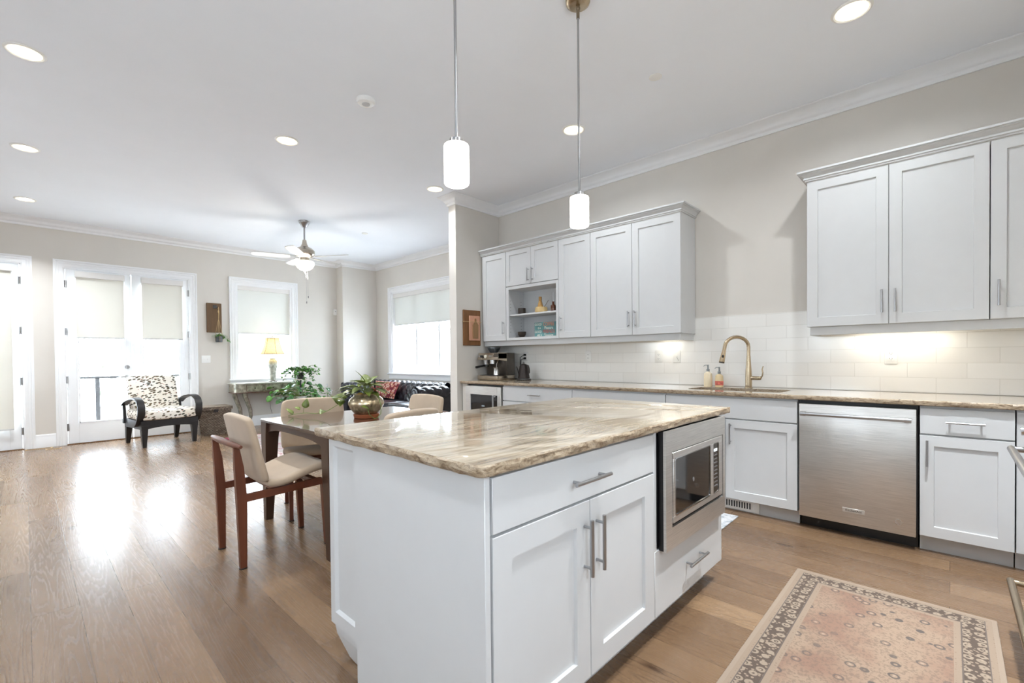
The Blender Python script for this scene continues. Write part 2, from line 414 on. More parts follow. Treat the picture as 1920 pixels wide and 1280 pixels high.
# crown moulding all the way round
OUT = [(XL, YB), (XK, YB), (XK, YS), (XS, YS), (XS, YS2), (XW, YS2), (XW, YBUMP), (XBUMP, YBUMP), (XBUMP, YF), (XL, YF)]
crown = [(0, CEIL-.112), (.014, CEIL-.112), (.018, CEIL-.100), (.018, CEIL-.090), (.026, CEIL-.084), (.036, CEIL-.066), (.056, CEIL-.040), (.078, CEIL-.026),
         (.084, CEIL-.020), (.092, CEIL-.018), (.096, CEIL-.008), (.100, CEIL-.006), (.100, CEIL-.0005), (0, CEIL-.0005)]
struct(sweep(OUT, crown).build('trim_1', trimw, angle=60))
def baseboard(name, pts):
    prof = [(0, .0), (.016, .0), (.016, .14), (.012, .150), (.014, .160), (.008, .178), (0, .182)]
    return struct(sweep(pts, prof, False).build(name, trimw))
baseboard('baseboard_partition', [(XS, YS+.0), (XS, YS2), (XW, YS2)])
baseboard('baseboard_north_corner', [(XW, YS2), (XW, YBUMP), (XBUMP, YBUMP), (XBUMP, YF), (D2[1]+.1, YF)])
baseboard('baseboard_north_middle', [(D2[0]-.11, YF), (D1[1]+.105, YF)])
baseboard('baseboard_west', [(D1[0]-.1, YF), (XL, YF), (XL, YB)])

def casing(name, M, u0, u1, z0, z1, w=.108, sill=False, parent=None):
    """moulded casing round an opening, mitred at the upper corners"""
    prof = [(0, 0), (0, .012), (.010, .014), (.014, .018), (.050, .014), (.058, .020), (.070, .021), (.078, .016), (.088, .026), (w, .026), (w, 0)]
    b = MB(); rings = []
    for (uu, zz, su, sz) in ((u0, z0, -1, 0), (u0, z1, -1, 1), (u1, z1, 1, 1), (u1, z0, 1, 0)):
        rings.append([(uu+su*o, d, zz+sz*o) for o, d in prof])
    b.rings(rings, M)
    if sill:
        b.box(u0-w-.02, u1+w+.02, 0, .05, z0-.028, z0, M, .004); b.box(u0-w, u1+w, 0, .016, z0-.12, z0-.028, M, .003)
    return b.build(name, trimw, parent, angle=30)
MN = face(0, YF, (1, 0), (0, -1)); ME = face(XW, 0, (0, 1), (-1, 0)); MWt = face(XL, 0, (0, 1), (1, 0))

def door_leaf(M, u0, u1, parent, hinge_side, lock=False, lever=False):
    """full-glass leaf; w is measured from the wall face, negative is into the opening"""
    z0, z1 = .012, 2.515; st = .118; g0, g1 = .30, 2.395; wf, wb = -.010, -.055
    b = MB(); e = .003
    b.box(u0+e, u0+st, wb, wf, z0, z1, M, .002).box(u1-st, u1-e, wb, wf, z0, z1, M, .002).box(u0+st, u1-st, wb, wf, z0, g0, M).box(u0+st, u1-st, wb, wf, g1, z1, M)
    for q in ((u0+st, u0+st+.018, g0, g1), (u1-st-.018, u1-st, g0, g1), (u0+st, u1-st, g0, g0+.018), (u0+st, u1-st, g1-.018, g1)):
        b.box(q[0], q[1], wf, wf+.008, q[2], q[3], M, .002)
    lf = b.build('leaf', doorw, parent)
    MB().box(u0+st, u1-st, -.036, -.030, g0, g1, M).build('glass', glass, lf)
    hx = u0 if hinge_side < 0 else u1
    for z in (.25, .93, 1.62, 2.30):
        h = MB().cyl((hx, .004, z-.05), (hx, .004, z+.05), .008, M=M, n=8).box(hx-.014, hx+.014, -.008, .003, z-.05, z+.05, M)
        h.build('hinge', nickel, lf)
    ux = (u1-.062) if hinge_side < 0 else (u0+.062)
    if lock:
        MB().cyl((ux, wf, 1.10), (ux, .018, 1.10), .029, M=M, n=18).box(ux-.004, ux+.004, .018, .030, 1.085, 1.115, M).build('deadbolt', nickel, lf)
    if lever:
        k = MB().cyl((ux, wf, .95), (ux, .006, .95), .030, M=M, n=18).cyl((ux, 0, .95), (ux, .045, .95), .009, M=M, n=10)
        k.tube([(ux+.004, .045, .95), (ux-.05, .05, .953), (ux-.105, .045, .947)], .008, M=M); k.build('handle', nickel, lf)
    return lf
def door_unit(name, u0, u1, leaves):
    root = bpy.data.objects.new(name, None); C.objects.link(root); root.location = ((u0+u1)/2, YF, 0); root['kind'] = 'structure'
    casing('casing', MN, u0, u1, 0, 2.53, parent=root)
    MB().box(u0-.001, u0+.012, -.17, .0, 0, 2.53, MN).box(u1-.012, u1+.001, -.17, 0, 0, 2.53, MN).box(u0, u1, -.17, 0, 2.518, 2.531, MN).build('frame', trimw, root)
    MB().box(u0, u1, -.17, .02, .0, .012, MN).build('threshold', mat('bronze_threshold', (120, 88, 58), .4, .6), root)
    for l in leaves: door_leaf(MN, *l[:2], root, *l[2:])
    return root
door_unit('door_1', D1[0], D1[1], [(D1[0]+.012, D1[1]-.012, 1)])
door_unit('door_2', D2[0], D2[1], [(D2[0]+.012, 1.138, -1, True, True), (1.142, D2[1]-.012, 1, False, False)])

def roller(name, M, u0, u1, z_top, z_bot, label, fab, w=.02, drop=.085, loc=None, chain=True):
    p = M @ Vector(((u0+u1)/2, w, z_bot)); t = thing(name, label, 'roller shade', p, group='roller shades on the glazing')
    MB().box(u0-.01, u1+.01, w-.008, w+.062, z_top-drop, z_top, M, .006, 2).build('cassette', mat('shade_cassette', (226, 224, 222), .5, var=.005), t)
    MB().box(u0, u1, w+.018, w+.020, z_bot, z_top-drop+.01, M).build('fabric', fab, t)
    MB().box(u0, u1, w+.012, w+.026, z_bot-.02, z_bot, M, .003).build('bottom_bar', mat('shade_bar', (205, 205, 205), .4), t)
    if chain:
        MB().tube([M @ Vector((u1+.012, w+.03, z)) for z in (z_top-drop, z_top-.9, z_top-1.45)], .0018, 5).build('chain', mat('bead_chain', (215, 215, 218), .4), t)
    return t
roller('roller_shade', MN, -.80, -.115, 2.49, .30, 'cream roller shade drawn almost to the floor on the single glass door', shade_cream)
roller('roller_shade', MN, .515, 1.045, 2.485, 1.545, 'cream roller shade half lowered on the french door leaf with the deadbolt', shade_cream)
roller('roller_shade', MN, 1.262, 1.782, 2.485, 1.545, 'cream roller shade half lowered on the french door leaf behind the armchair', shade_cream)
roller('roller_shade', MN, 2.585, 3.515, 2.545, 1.68, 'pale roller shade half lowered over the window behind the table lamp', shade_blue, w=-.075, drop=.10, chain=False)
roller('roller_shade', ME, 6.12, 8.26, 2.53, 1.88, 'wide pale roller shade over the triple window above the leather sofa', shade_blue, w=-.075, drop=.11, chain=False)

def window_unit(name, M, opening, sashes, kind, loc):
    root = bpy.data.objects.new(name, None); C.objects.link(root); root.location = loc; root['kind'] = 'structure'
    u0, u1, z0, z1 = opening
    casing('casing', M, u0, u1, z0, z1, parent=root, sill=True)
    f = MB(); j = .03
    for q in ((u0-.001, u0+j, z0, z1), (u1-j, u1+.001, z0, z1), (u0+j, u1-j, z0, z0+j), (u0+j, u1-j, z1-j, z1+.001)): f.box(q[0], q[1], -.165, -.0, q[2], q[3], M)
    f.build('frame', trimw, root)
    for (a, b_, c, d, mu, mz, dep) in sashes:
        s = MB(); r = .045
        s.box(a, a+r, dep-.035, dep, c, d, M, .003).box(b_-r, b_, dep-.035, dep, c, d, M, .003).box(a+r, b_-r, dep-.035, dep, c, c+r*1.3, M, .003).box(a+r, b_-r, dep-.035, dep, d-r, d, M, .003)
        for k in range(1, mu): x = a+r+(b_-a-2*r)*k/mu; s.box(x-.009, x+.009, dep-.03, dep-.006, c+r, d-r, M)
        for k in range(1, mz): z = c+r+(d-c-2*r)*k/mz; s.box(a+r, b_-r, dep-.03, dep-.006, z-.009, z+.009, M)
        so = s.build('sash', trimw, root)
        MB().box(a+r, b_-r, dep-.02, dep-.014, c+r, d-r, M).build('pane', glass, so)
    return root
window_unit('window_1', MN, W1, [(2.605, 3.495, .89, 1.72, 1, 1, -.10), (2.605, 3.495, 1.68, 2.515, 3, 2, -.135)], 'sash', (3.05, YF, .86))
c3 = [(6.13+.72*k, 6.13+.72*(k+1)-.03, .93, 2.50, 1, 2, -.11) for k in range(3)]
w2 = window_unit('window_2', ME, W2, c3, 'casement', (XW, 7.19, .9))
MB().box(6.82-.03+.01, 6.86-.01, -.15, -.09, .93, 2.5, ME).box(7.54-.03+.01, 7.58-.01, -.15, -.09, .93, 2.5, ME).build('mullion', trimw, w2)
for u in (6.46, 7.90): MB().box(u-.04, u+.04, -.06, -.03, .93, .955, ME, .004).tube([ME @ Vector((u, -.04, .95)), ME @ Vector((u+.02, -.015, .975)), ME @ Vector((u+.06, -.01, .97))], .006).build('crank', white_pl, w2)
for n, Wn in (('added_window_3', W3), ('added_window_4', W4)):  # unseen west windows, added as daylight fill for the cabinet fronts
    mid = (Wn[0]+Wn[1])/2
    window_unit(n, MWt, Wn, [(Wn[0]+.03, mid-.01, Wn[2]+.03, Wn[3]-.03, 1, 1, -.1), (mid+.01, Wn[1]-.03, Wn[2]+.03, Wn[3]-.03, 1, 1, -.1)], 'sash', (XL, mid, 1.0))

MSt = face(0, YB, (1, 0), (0, 1))
for n, Wn in (('added_window_5', W5), ('added_window_6', W6)):  # unseen windows behind the camera, added as fill for the island front
    mid = (Wn[0]+Wn[1])/2
    window_unit(n, MSt, Wn, [(Wn[0]+.03, mid-.01, Wn[2]+.03, Wn[3]-.03, 1, 1, -.1), (mid+.01, Wn[1]-.03, Wn[2]+.03, Wn[3]-.03, 1, 1, -.1)], 'sash', (mid, YB, 1.1))
# backsplash tiles
struct(MB().box(XK-.009, XK, -.60, 4.352, .916, 1.545).build('wall_backsplash', tile))

# ================================================================ outside
deck = wood_mat('deck_boards', (226, 224, 220), .6, (2, 30, 2), .15)
struct(MB().box(-3, 5.2, YF+.17, 11.6, -.3, -.05).build('exterior_deck', deck))
struct(MB().box(-14, 30, -6, 45, -1.4, -1.2).build('exterior_ground', mat('pale_paving', (236, 236, 234), .9, var=.15, scale=1)))
rail = thing('deck_railing', 'black metal railing along the deck outside the glass doors', 'railing', (1.1, 10.9, -.05))
rb = MB().box(-2.9, 3.4, 10.87, 10.93, .89, .925)
for x in (-2.85, -1.0, .87, 2.6): rb.box(x-.03, x+.03, 10.87, 10.93, -.05, .9)
rb.build('rail', blacklac, rail)
for i in range(5):
    z = .12+.15*i
    MB().cyl((-2.85, 10.9, z), (2.6, 10.9, z), .0025, n=6).build('cable', nickel, rail)
post = thing('porch_post', 'pale blue grey porch post seen through the door with the deadbolt', 'post', (1.42, 11.2, -.05))
MB().box(1.36, 1.48, 11.14, 11.26, .92, 2.75).box(1.34, 1.50, 11.12, 11.28, -.05, .12).box(1.37, 1.47, 11.15, 11.25, .1, .93).build('shaft', mat('post_paint', (176, 196, 214), .6), post)
bm_ = thing('porch_beam', 'pale porch ceiling beam outside the glass doors', 'beam', (1, 11.2, 2.75))
MB().box(-3, 5, 11.1, 11.3, 2.75, 3.0).box(-3, 5, 10.2, 10.3, 2.85, 3.0).build('timber', mat('porch_paint', (206, 204, 196), .6), bm_)
leafm = mat('tree_leaf', (96, 116, 84), .7, var=.2)
def tree(x, y, h, r, seed, label):
    rr = random.Random(seed); t = thing('garden_tree', label, 'tree', (x, y, -1.2), group='trees beyond the deck')
    MB().tube([(x, y, -1.2), (x+.1, y, h*.3), (x-.05, y+.1, h*.7)], [.14, .1, .05], 8).build('trunk', mat('bark', (92, 88, 84), .9, var=.02), t)
    b = MB()
    for k in range(260):
        d = Vector((rr.gauss(0, 1), rr.gauss(0, 1), rr.gauss(0, 1))).normalized()*r*rr.random()**.4
        c = Vector((x, y, h))+d; a = Vector((rr.gauss(0, 1), rr.gauss(0, 1), rr.gauss(0, 1))).normalized()*.09; e = a.orthogonal().normalized()*.06
        b.bm.faces.new([b._v(c+q, None) for q in (a, e, -a, -e)])
    b.build('crown', leafm, t, recalc=False)
tree(1.6, 16.0, 1.3, 1.5, 1, 'small leafy tree beyond the deck behind the french doors')
tree(-.6, 17.5, 1.6, 1.8, 2, 'leafy tree beyond the deck behind the single glass door')
tree(9.5, 9.0, 1.8, 1.4, 3, 'pale leafy tree outside the triple window')
# ================================================================ kitchen run along the wall x = XK
MK = face(3.685+.02, 0, (0, 1), (-1, 0))       # door faces at x = 3.685
def base_box(t, y0, y1, toe=.10, hole=None):
    b = MB(); e = .0006
    if hole:   # carcass of panels, open at the top
        b.box(3.705, 3.723, y0+e, y1-e, .10, .880).box(3.723, 4.352, y0+e, y0+.018, .10, .880).box(3.723, 4.352, y1-.018, y1-e, .10, .880).box(3.723, 4.352, y0+.018, y1-.018, .10, .118)
    else: b.box(3.705, 4.352, y0+e, y1-e, .10, .880)
    b.box(3.755, 3.775, y0+e, y1-e, 0, .10)
    return b.build('carcass', cab, t)
def base_cabinet(y0, y1, label, kind, hole=None):
    t = thing('base_cabinet', label, 'cabinet', (4.0, (y0+y1)/2, 0), group='white base cabinets under the wall counter')
    base_box(t, y0, y1, hole=hole)
    m = (y0+y1)/2; top = .868
    if kind == 'drawer_door':
        d = slab(MK, y0, y1, .712, top, t); bar_handle(MK, m, .79, .16 if y1-y0 > .3 else .1, False, d)
        d = shaker(MK, y0, y1, .10, .706, t); bar_handle(MK, y1-.035, .60, .155, True, d)
    elif kind == 'sink':
        slab(MK, y0, y1, .712, top, t, name='false_front')
        d = shaker(MK, y0, m, .10, .706, t); bar_handle(MK, m-.04, .60, .155, True, d)
        d = shaker(MK, m, y1, .10, .706, t); bar_handle(MK, m+.04, .60, .155, True, d)
    elif kind == 'drawers':
        for a, b_ in ((.712, top), (.408, .706), (.10, .402)):
            d = slab(MK, y0, y1, a, b_, t); bar_handle(MK, m, (a+b_)/2 if b_ > .75 else b_-.08, .16, False, d)
    elif kind == 'sink_wide':
        slab(MK, y0, y1, .712, top, t, name='false_front')
        d = shaker(MK, y0, 1.25, .10, .706, t); bar_handle(MK, 1.25-.04, .60, .155, True, d)
        d = shaker(MK, 1.25, y1, .10, .706, t); bar_handle(MK, 1.25+.04, .60, .155, True, d)
    return t
base_cabinet(-.257, .134, 'white base cabinet with one drawer and door beside the range', 'drawer_door')
base_cabinet(.770, 1.729, 'white sink base cabinet with plain false front under the faucet', 'sink_wide', hole=True)
base_cabinet(1.731, 2.690, 'white wide base cabinet with plain top panel between sink cabinet and drawer cabinet', 'blank_drawers' if False else 'sink')
base_cabinet(2.692, 3.648, 'white drawer base cabinet beside the beverage cooler', 'drawers')
# corner block and the counter run behind the range wall
t = thing('corner_cabinet', 'white corner cabinet face between base cabinet and range', 'cabinet', (3.6, -.6, 0))
MB().box(2.905, 3.70, -.915, -.325, .10, .880).box(3.705, 4.352, -.915, -.262, .10, .880).build('carcass', cab, t)
MB().box(3.695, 3.7045, -.325, -.262, .102, .868).build('filler_panel', cab, t)
MB().box(2.905, 4.352, -.915, -.40, 0, .0995).box(3.755, 3.775, -.40, -.262, 0, .0995).build('toe_kick', cab, t)

def granite_slab(name, pts, z0, z1, label, m, hole=None, amp=.004, seed=3, rough_edges=None):
    """polygon (counter-clockwise) with chiselled edges; hole: inner polygon"""
    rr = random.Random(seed); b = MB(); bm = b.bm; step = .02; out = []; n = len(pts)
    for i in range(n):
        p, q = Vector(pts[i]), Vector(pts[(i+1) % n]); L = (q-p).length; k = max(1, int(L/step)); nn = Vector(((q-p).y, -(q-p).x)).normalized()
        rough = rough_edges is None or rough_edges[i]
        for j in range(k): out.append((p.lerp(q, j/k), nn, rough and j > 0))
    m_ = len(out)
    import mathutils
    def nz(i, l): v = out[i][0]; return mathutils.noise.noise(Vector((v.x*17, v.y*17, l*3.1+seed)))*1.0+mathutils.noise.noise(Vector((v.x*55, v.y*55, l*5.0+seed)))*.7
    levels = [(z1, -.004), (z1-.004, 0), (z1-.011, .001), (z1-.019, .0005), (z0+.005, -.001), (z0, -.006)]
    rings = []
    for l, (z, o) in enumerate(levels):
        rings.append([bm.verts.new((*(p+nn*(o+(amp*nz(i, l) if rf and z < z1-.0005 else (amp*.35*nz(i, l) if rf else 0)))), z)) for i, (p, nn, rf) in enumerate(out)])
    for a, c in zip(rings, rings[1:]):
        for j in range(m_): f = bm.faces.new((a[j], a[(j+1) % m_], c[(j+1) % m_], c[j])); f.material_index = 1
    hr = []
    if hole:
        for z in (z1, z1-.004, z0): hr.append([bm.verts.new((x, y, z)) for x, y in hole])
        k = len(hole)
        for a, c in zip(hr, hr[1:]):
            for j in range(k): f = bm.faces.new((a[j], c[j], c[(j+1) % k], a[(j+1) % k])); f.material_index = 1
    for ring, hh in ((rings[0], hr[0] if hole else None), (rings[-1], hr[-1] if hole else None)):
        if not hh: bm.faces.new(ring); continue
        bm.edges.ensure_lookup_table()
        E = [e for e in bm.edges if (all(v in set(ring) for v in e.verts) or all(v in set(hh) for v in e.verts))]
        bmesh.ops.triangle_fill(bm, use_beauty=True, use_dissolve=False, edges=E)
    o = b.build(name, [m, gran_edge], origin=(sum(p[0] for p in pts)/n, sum(p[1] for p in pts)/n, z0), angle=30)
    return tag(o, label, 'countertop')
def rrect(x0, x1, y0, y1, r=.05, n=5):
    P = []
    for cx, cy, a0 in ((x1-r, y0+r, -90), (x1-r, y1-r, 0), (x0+r, y1-r, 90), (x0+r, y0+r, 180)):
        for k in range(n+1): a = R(a0+90*k/n); P.append((cx+r*math.cos(a), cy+r*math.sin(a)))
    return P
SX0, SX1, SY0, SY1 = 3.80, 4.14, .90, 1.60
granite_slab('countertop', [(3.655, 4.350), (3.655, -.345), (2.905, -.345), (2.905, -.912), (4.350, -.912), (4.350, 4.350)], .882, .914,
             'long streaked granite countertop with rough edge along the tiled wall', gran_y, hole=rrect(SX0, SX1, SY0, SY1), rough_edges=[1, 0, 0, 0, 0, 0])
t = thing('kitchen_sink', 'undermount steel sink basin sunk in the wall counter below the faucet', 'sink', (3.97, 1.25, .70))
b = MB(); b.rings([[(x, y, z) for x, y in rrect(SX0-o, SX1+o, SY0-o, SY1+o)] for z, o in ((.881, .012), (.878, .002), (.72, -.004), (.70, -.02))], None, False)
b.bm.faces.new([b._v((x, y, .70), None) for x, y in rrect(SX0+.02, SX1-.02, SY0+.02, SY1-.02)]); b.build('basin', steel, t, solid=.0015)
MB().lathe([(.0, .004), (.03, .004), (.042, 0), (.042, -.01)], (3.97, 1.25, .703)).build('drain', chrome, t)
# faucet
fx, fy = 4.20, 1.235
t = thing('kitchen_faucet', 'champagne gooseneck pull-down faucet standing behind the sink', 'faucet', (fx, fy, .914))
b = MB().lathe([(.030, 0), (.030, .006), (.026, .010), (.026, .09), (.024, .14), (.019, .20), (.016, .26), (.0155, .27)], (fx, fy, .9145)); b.build('body', champ, t)
P = [(fx, fy, 1.18), (fx, fy, 1.26)]+[(fx-.085+.085*math.cos(R(a)), fy+.02*(1-math.cos(R(a))), 1.26+.085*math.sin(R(a))) for a in range(15, 166, 15)]
P = [(p[0], p[1]+ (fx-p[0])*.55, p[2]) for p in P]
P += [(P[-1][0]-.012, P[-1][1]+.006, P[-1][2]-.05)]
MB().tube(P, .0145, 14).build('spout', champ, t)
e0 = Vector(P[-1]); dd = Vector((-.22, .12, -1)).normalized()
sh = MB().cyl(e0, e0+dd*.03, .0155, .018).cyl(e0+dd*.03, e0+dd*.10, .018, .023).build('spray_head', champ, t)
MB().cyl(e0+dd*.10, e0+dd*.106, .0215).build('nozzle', black, sh)
MB().ball(e0+dd*.05+Vector((-.017, -.006, 0)), .008, sz=1.8).build('button', black, sh)
MB().cyl((fx, fy, 1.00), (fx-.01, fy-.085, 1.00), .0165, .0165).ball((fx-.01, fy-.087, 1.0), .0165).build('valve', champ, t)
MB().tube([(fx-.01, fy-.095, 1.0), (fx-.012, fy-.108, 1.02), (fx-.014, fy-.112, 1.045), (fx-.014, fy-.108, 1.075), (fx-.014, fy-.116, 1.10)], [.006, .006, .006, .005, .004], 8).build('lever', champ, t)
def soap(x, y, h, r, label, m, band=None):
    t = thing('soap_bottle', label, 'bottle', (x, y, .9145), group='soap bottles behind the sink')
    b = MB().rings([[(x+(r*sx*c)/max(abs(c), abs(s_))**.35, y+(r*sy*s_)/max(abs(c), abs(s_))**.35, .9145+z) for c, s_ in ((math.cos(2*math.pi*k/24), math.sin(2*math.pi*k/24)) for k in range(24))]
             for z, sx, sy in ((0, .72, .95), (.006, .75, 1), (h*.55, .75, 1), (h*.86, .7, .92), (h*.95, .45, .5), (h, .3, .32))])
    b.build('body', m, t)
    MB().lathe([(.013, 0), (.014, .02), (.008, .022), (.006, .045), (.007, .047), (.007, .06), (0, .061)], (x, y, .9145+h), 14).build('pump', mat('pump_grey', (150, 156, 160), .3, .4), t)
    MB().tube([(x, y, .9145+h+.056), (x-.02, y+.02, .9145+h+.056), (x-.028, y+.028, .9145+h+.046)], .0035, 6).build('spout', mat('pump_grey', (150, 156, 160), .3), t)
    if band:
        MB().rings([[(x+(r*.765*c)/max(abs(c), abs(s_))**.35, y+(r*1.02*s_)/max(abs(c), abs(s_))**.35, .9145+z) for c, s_ in ((math.cos(2*math.pi*k/24), math.sin(2*math.pi*k/24)) for k in range(24))] for z in (.015, h*.45)], cap=False).build('label_band', band, t)
soap(4.21, 1.575, .135, .036, 'taller cream soap bottle with pump beside the sink', mat('cream_soap', (236, 220, 190), .25))
soap(4.215, 1.480, .115, .034, 'shorter soap bottle with a red label beside the sink', mat('amber_soap', (232, 208, 164), .2), mat('red_soap_label', (214, 108, 92), .5, var=.25, scale=40))

# dishwasher
MD = face(3.700, 0, (0, 1), (-1, 0))
t = thing('dishwasher', 'stainless dishwasher with bar handle between the white base cabinets', 'dishwasher', (4.0, .452, 0))
MB().box(3.72, 4.34, .140, .764, .09, .876).build('tub', black, t)
dr = MB().box(.1475, .7565, 0, .035, .085, .856, MD, .004, 2).build('door', steel, t)
h = MB().cyl((.735, .085, .793), (.172, .085, .793), .0115, M=MD)
for u in (.72, .187): h.cyl((u, .03, .793), (u, .085, .793), .011, M=MD).cyl((u+.02 if u > .5 else u-.02, .085, .793), (u-.012 if u > .5 else u+.012, .085, .793), .0145, M=MD)
h.build('handle', nickel, dr)
MB().box(.395, .51, .035, .0375, .165, .193, MD, .001).build('badge', mat('badge_silver', (214, 212, 208), .3, .8), dr)
MB().cyl((.228, .035, .160), (.228, .037, .160), .017, M=MD, n=20).build('seal', chrome, dr)
MB().box(3.76, 3.775, .142, .762, 0, .085).build('toe_panel', black, t)
def text(body, loc, size, m, parent, rot, name='lettering', ext=.0006, align='CENTER', squash=1):
    c = bpy.data.curves.new(name, 'FONT'); c.body = body; c.size = size; c.extrude = ext; c.align_x = align; c.align_y = 'CENTER'; c.resolution_u = 3
    o = bpy.data.objects.new(name, c); c.materials.append(m); C.objects.link(o); o.rotation_euler = rot; o.scale = (squash, 1, 1)
    off = Vector((0, 0, 0)); q = parent
    while q: off += q.location; q = q.parent
    me = bpy.data.meshes.new_from_object(o); me.materials.clear(); me.materials.append(m)
    bpy.data.objects.remove(o); o = bpy.data.objects.new(name, me); C.objects.link(o); o.rotation_euler = rot; o.scale = (squash, 1, 1)
    o.location = Vector(loc)-off; o.parent = parent; return o
WESTFACE = (R(90), 0, R(-90)); SOUTHFACE = (R(90), 0, 0)
text('KitchenAid', (3.662, .4525, .179), .019, black, dr, WESTFACE)

# beverage cooler
t = thing('beverage_cooler', 'stainless framed beverage cooler with dark glass door under the counter end', 'cooler', (4.0, 3.955, 0))
MB().box(3.715, 4.34, 3.655, 4.262, .09, .872).build('body', black, t)
dr = MB().box(3.66, 3.720, .0, .033, .10, .858, MD, .003).box(4.175, 4.258, 0, .033, .10, .858, MD, .003).box(3.720, 4.175, 0, .033, .10, .20, MD).box(3.720, 4.175, 0, .033, .760, .858, MD).build('door', steel, t)
MB().box(3.719, 4.176, .010, .020, .199, .761, MD).build('glass', blackg, dr)
h = MB().cyl((3.745, .075, .22), (3.745, .075, .765), .011, M=MD)
for z in (.24, .745): h.cyl((3.745, .03, z), (3.745, .075, z), .009, M=MD)
h.build('handle', nickel, dr)
MB().box(3.94, 3.99, .020, .0215, .62, .635, MD).build('display', mat('dim_display', (150, 165, 175), .4), t)
MB().box(3.76, 3.775, 3.655, 4.262, 0, .09).build('toe_grille', black, t)
t = thing('filler_strip', 'narrow white filler strip between cooler and beige partition wall', 'panel', (3.7, 4.31, 0))
MB().box(3.700, 3.72, 4.266, 4.352, .0, .878).build('panel', wallp, t)

# toe-kick register
MT = face(3.755, 0, (0, 1), (-1, 0))
t = thing('toe_kick_vent', 'white slotted air vent set in the toe kick under the sink cabinet', 'vent', (3.75, 1.28, 0))
b = MB().box(1.03, 1.60, .0, .010, .008, .092, MT, .002); b.build('frame', white_pl, t)
b = MB()
for k in range(26): u = 1.09+.0185*k; b.box(u, u+.009, .0100, .0112, .028, .074, MT)
b.build('louver', mat('vent_slot', (40, 42, 46), .6), t)

# ---------------------------------------------------------------- upper cabinets
XU = 4.03
MU = face(XU+.02, 0, (0, 1), (-1, 0)); UB, UT = 1.396, 2.475
def upper(y0, y1, label, doors, group='white wall cabinets'):
    t = thing('wall_cabinet', label, 'cabinet', (4.2, (y0+y1)/2, UB), group=group)
    MB().box(XU+.02, 4.352, y0+.0006, y1-.0006, UB, UT).build('carcass', cab, t)
    for (a, b_, hs) in doors:
        d = shaker(MU, a, b_, UB, UT-.002, t, rail=.066)
        if hs: bar_handle(MU, a+.035 if hs < 0 else b_-.035, UB+.155, .155, True, d)
    return t
upper(3.920, 4.352, 'tall narrow wall cabinet beside the hanging cutting boards', [(3.920, 4.335, -1)])
upper(2.700, 3.113, 'tall narrow wall cabinet between open shelves and double cabinet', [(2.700, 3.113, 1)])
upper(1.743, 2.698, 'wide two door wall cabinet above the kettle side outlets', [(1.743, 2.225, 1), (2.225, 2.698, -1)])
upper(-.172, .780, 'wide two door wall cabinet above the dishwasher', [(-.172, .304, 1), (.304, .780, -1)])
upper(-.910, -.174, 'wall cabinet past the double cabinet toward the range with one visible door edge', [(-.60, -.174, 1)])
# the unit with short doors over open shelves
t = thing('open_shelf_cabinet', 'wall cabinet with two short doors over open display shelves', 'cabinet', (4.2, 3.515, UB))
a, b_ = 3.117, 3.916; OZ0, OZ1 = 1.428, 2.006
s = MB(); xf = XU+.02
s.box(xf, 4.352, a, b_, 2.045, UT).box(4.335, 4.352, a, b_, UB, 2.045).box(xf, 4.335, a, a+.018, UB, 2.045).box(xf, 4.335, b_-.018, b_, UB, 2.045).box(xf, 4.335, a+.018, b_-.018, UB, OZ0-.004).box(xf, 4.335, a+.018, b_-.018, OZ1+.004, 2.045)
s.build('carcass', cab, t)
s = MB().box(a, a+.034, 0, .018, UB+.002, 2.038, MU, .001).box(b_-.040, b_, 0, .018, UB+.002, 2.038, MU, .001).box(a+.034, b_-.040, 0, .018, UB+.002, OZ0, MU).box(a+.034, b_-.040, 0, .018, OZ1, 2.038, MU)
s.build('face_frame', cab, t)
MB().box(xf+.005, 4.334, a+.019, b_-.019, 1.690, 1.709, None, .0015).build('shelf', cab, t)
for zz in (1.50, 1.54, 1.58, 1.62, 1.66, 1.76, 1.80, 1.84, 1.88):
    for xx in (4.09, 4.28): MB().cyl((xx, b_-.018, zz), (xx, b_-.0192, zz), .004, n=8).build('peg_hole', dark_gap, t)
mid = 3.515
d = shaker(MU, a, mid, 2.046, UT-.002, t, rail=.055); bar_handle(MU, mid-.032, 2.15, .15, True, d)
d = shaker(MU, mid, b_, 2.046, UT-.002, t, rail=.055); bar_handle(MU, mid+.032, 2.15, .15, True, d)
cp = [(0, UT+.0), (.010, UT+.0), (.010, UT+.010), (.018, UT+.012), (.018, UT+.022), (.014, UT+.024), (.020, UT+.034), (.032, UT+.045), (.044, UT+.050), (.044, UT+.056), (.054, UT+.057), (.054, UT+.070), (0, UT+.070)]
def cab_crown(pts, label, loc):
    o = sweep(pts, cp, False).build('cabinet_crown', cab, origin=loc, angle=18); tag(o, label, 'moulding'); return o
cab_crown([(4.352, 1.743), (XU, 1.743), (XU, 4.350)], 'stepped white crown along the top of the open shelf cabinets', (XU, 3, UT))
cab_crown([(XU, -.90), (XU, .780), (4.352, .780)], 'stepped white crown along the top of cabinets above the dishwasher', (XU, 0, UT))
for y0, y1, lab, loc in ((1.76, 4.34, 'white light rail under the open shelf cabinets', 3.), (-.90, .765, 'white light rail under the cabinets above the dishwasher', 0)):
    o = MB().box(XU+.035, XU+.053, y0, y1, 1.335, UB-.0005, None, .002).box(XU+.053, 4.350, y0 if y0 > 0 else y1-.018, y0+.018 if y0 > 0 else y1, 1.335, UB-.0005).build('light_rail', cab, origin=(XU+.04, loc, 1.335)); tag(o, lab, 'moulding')
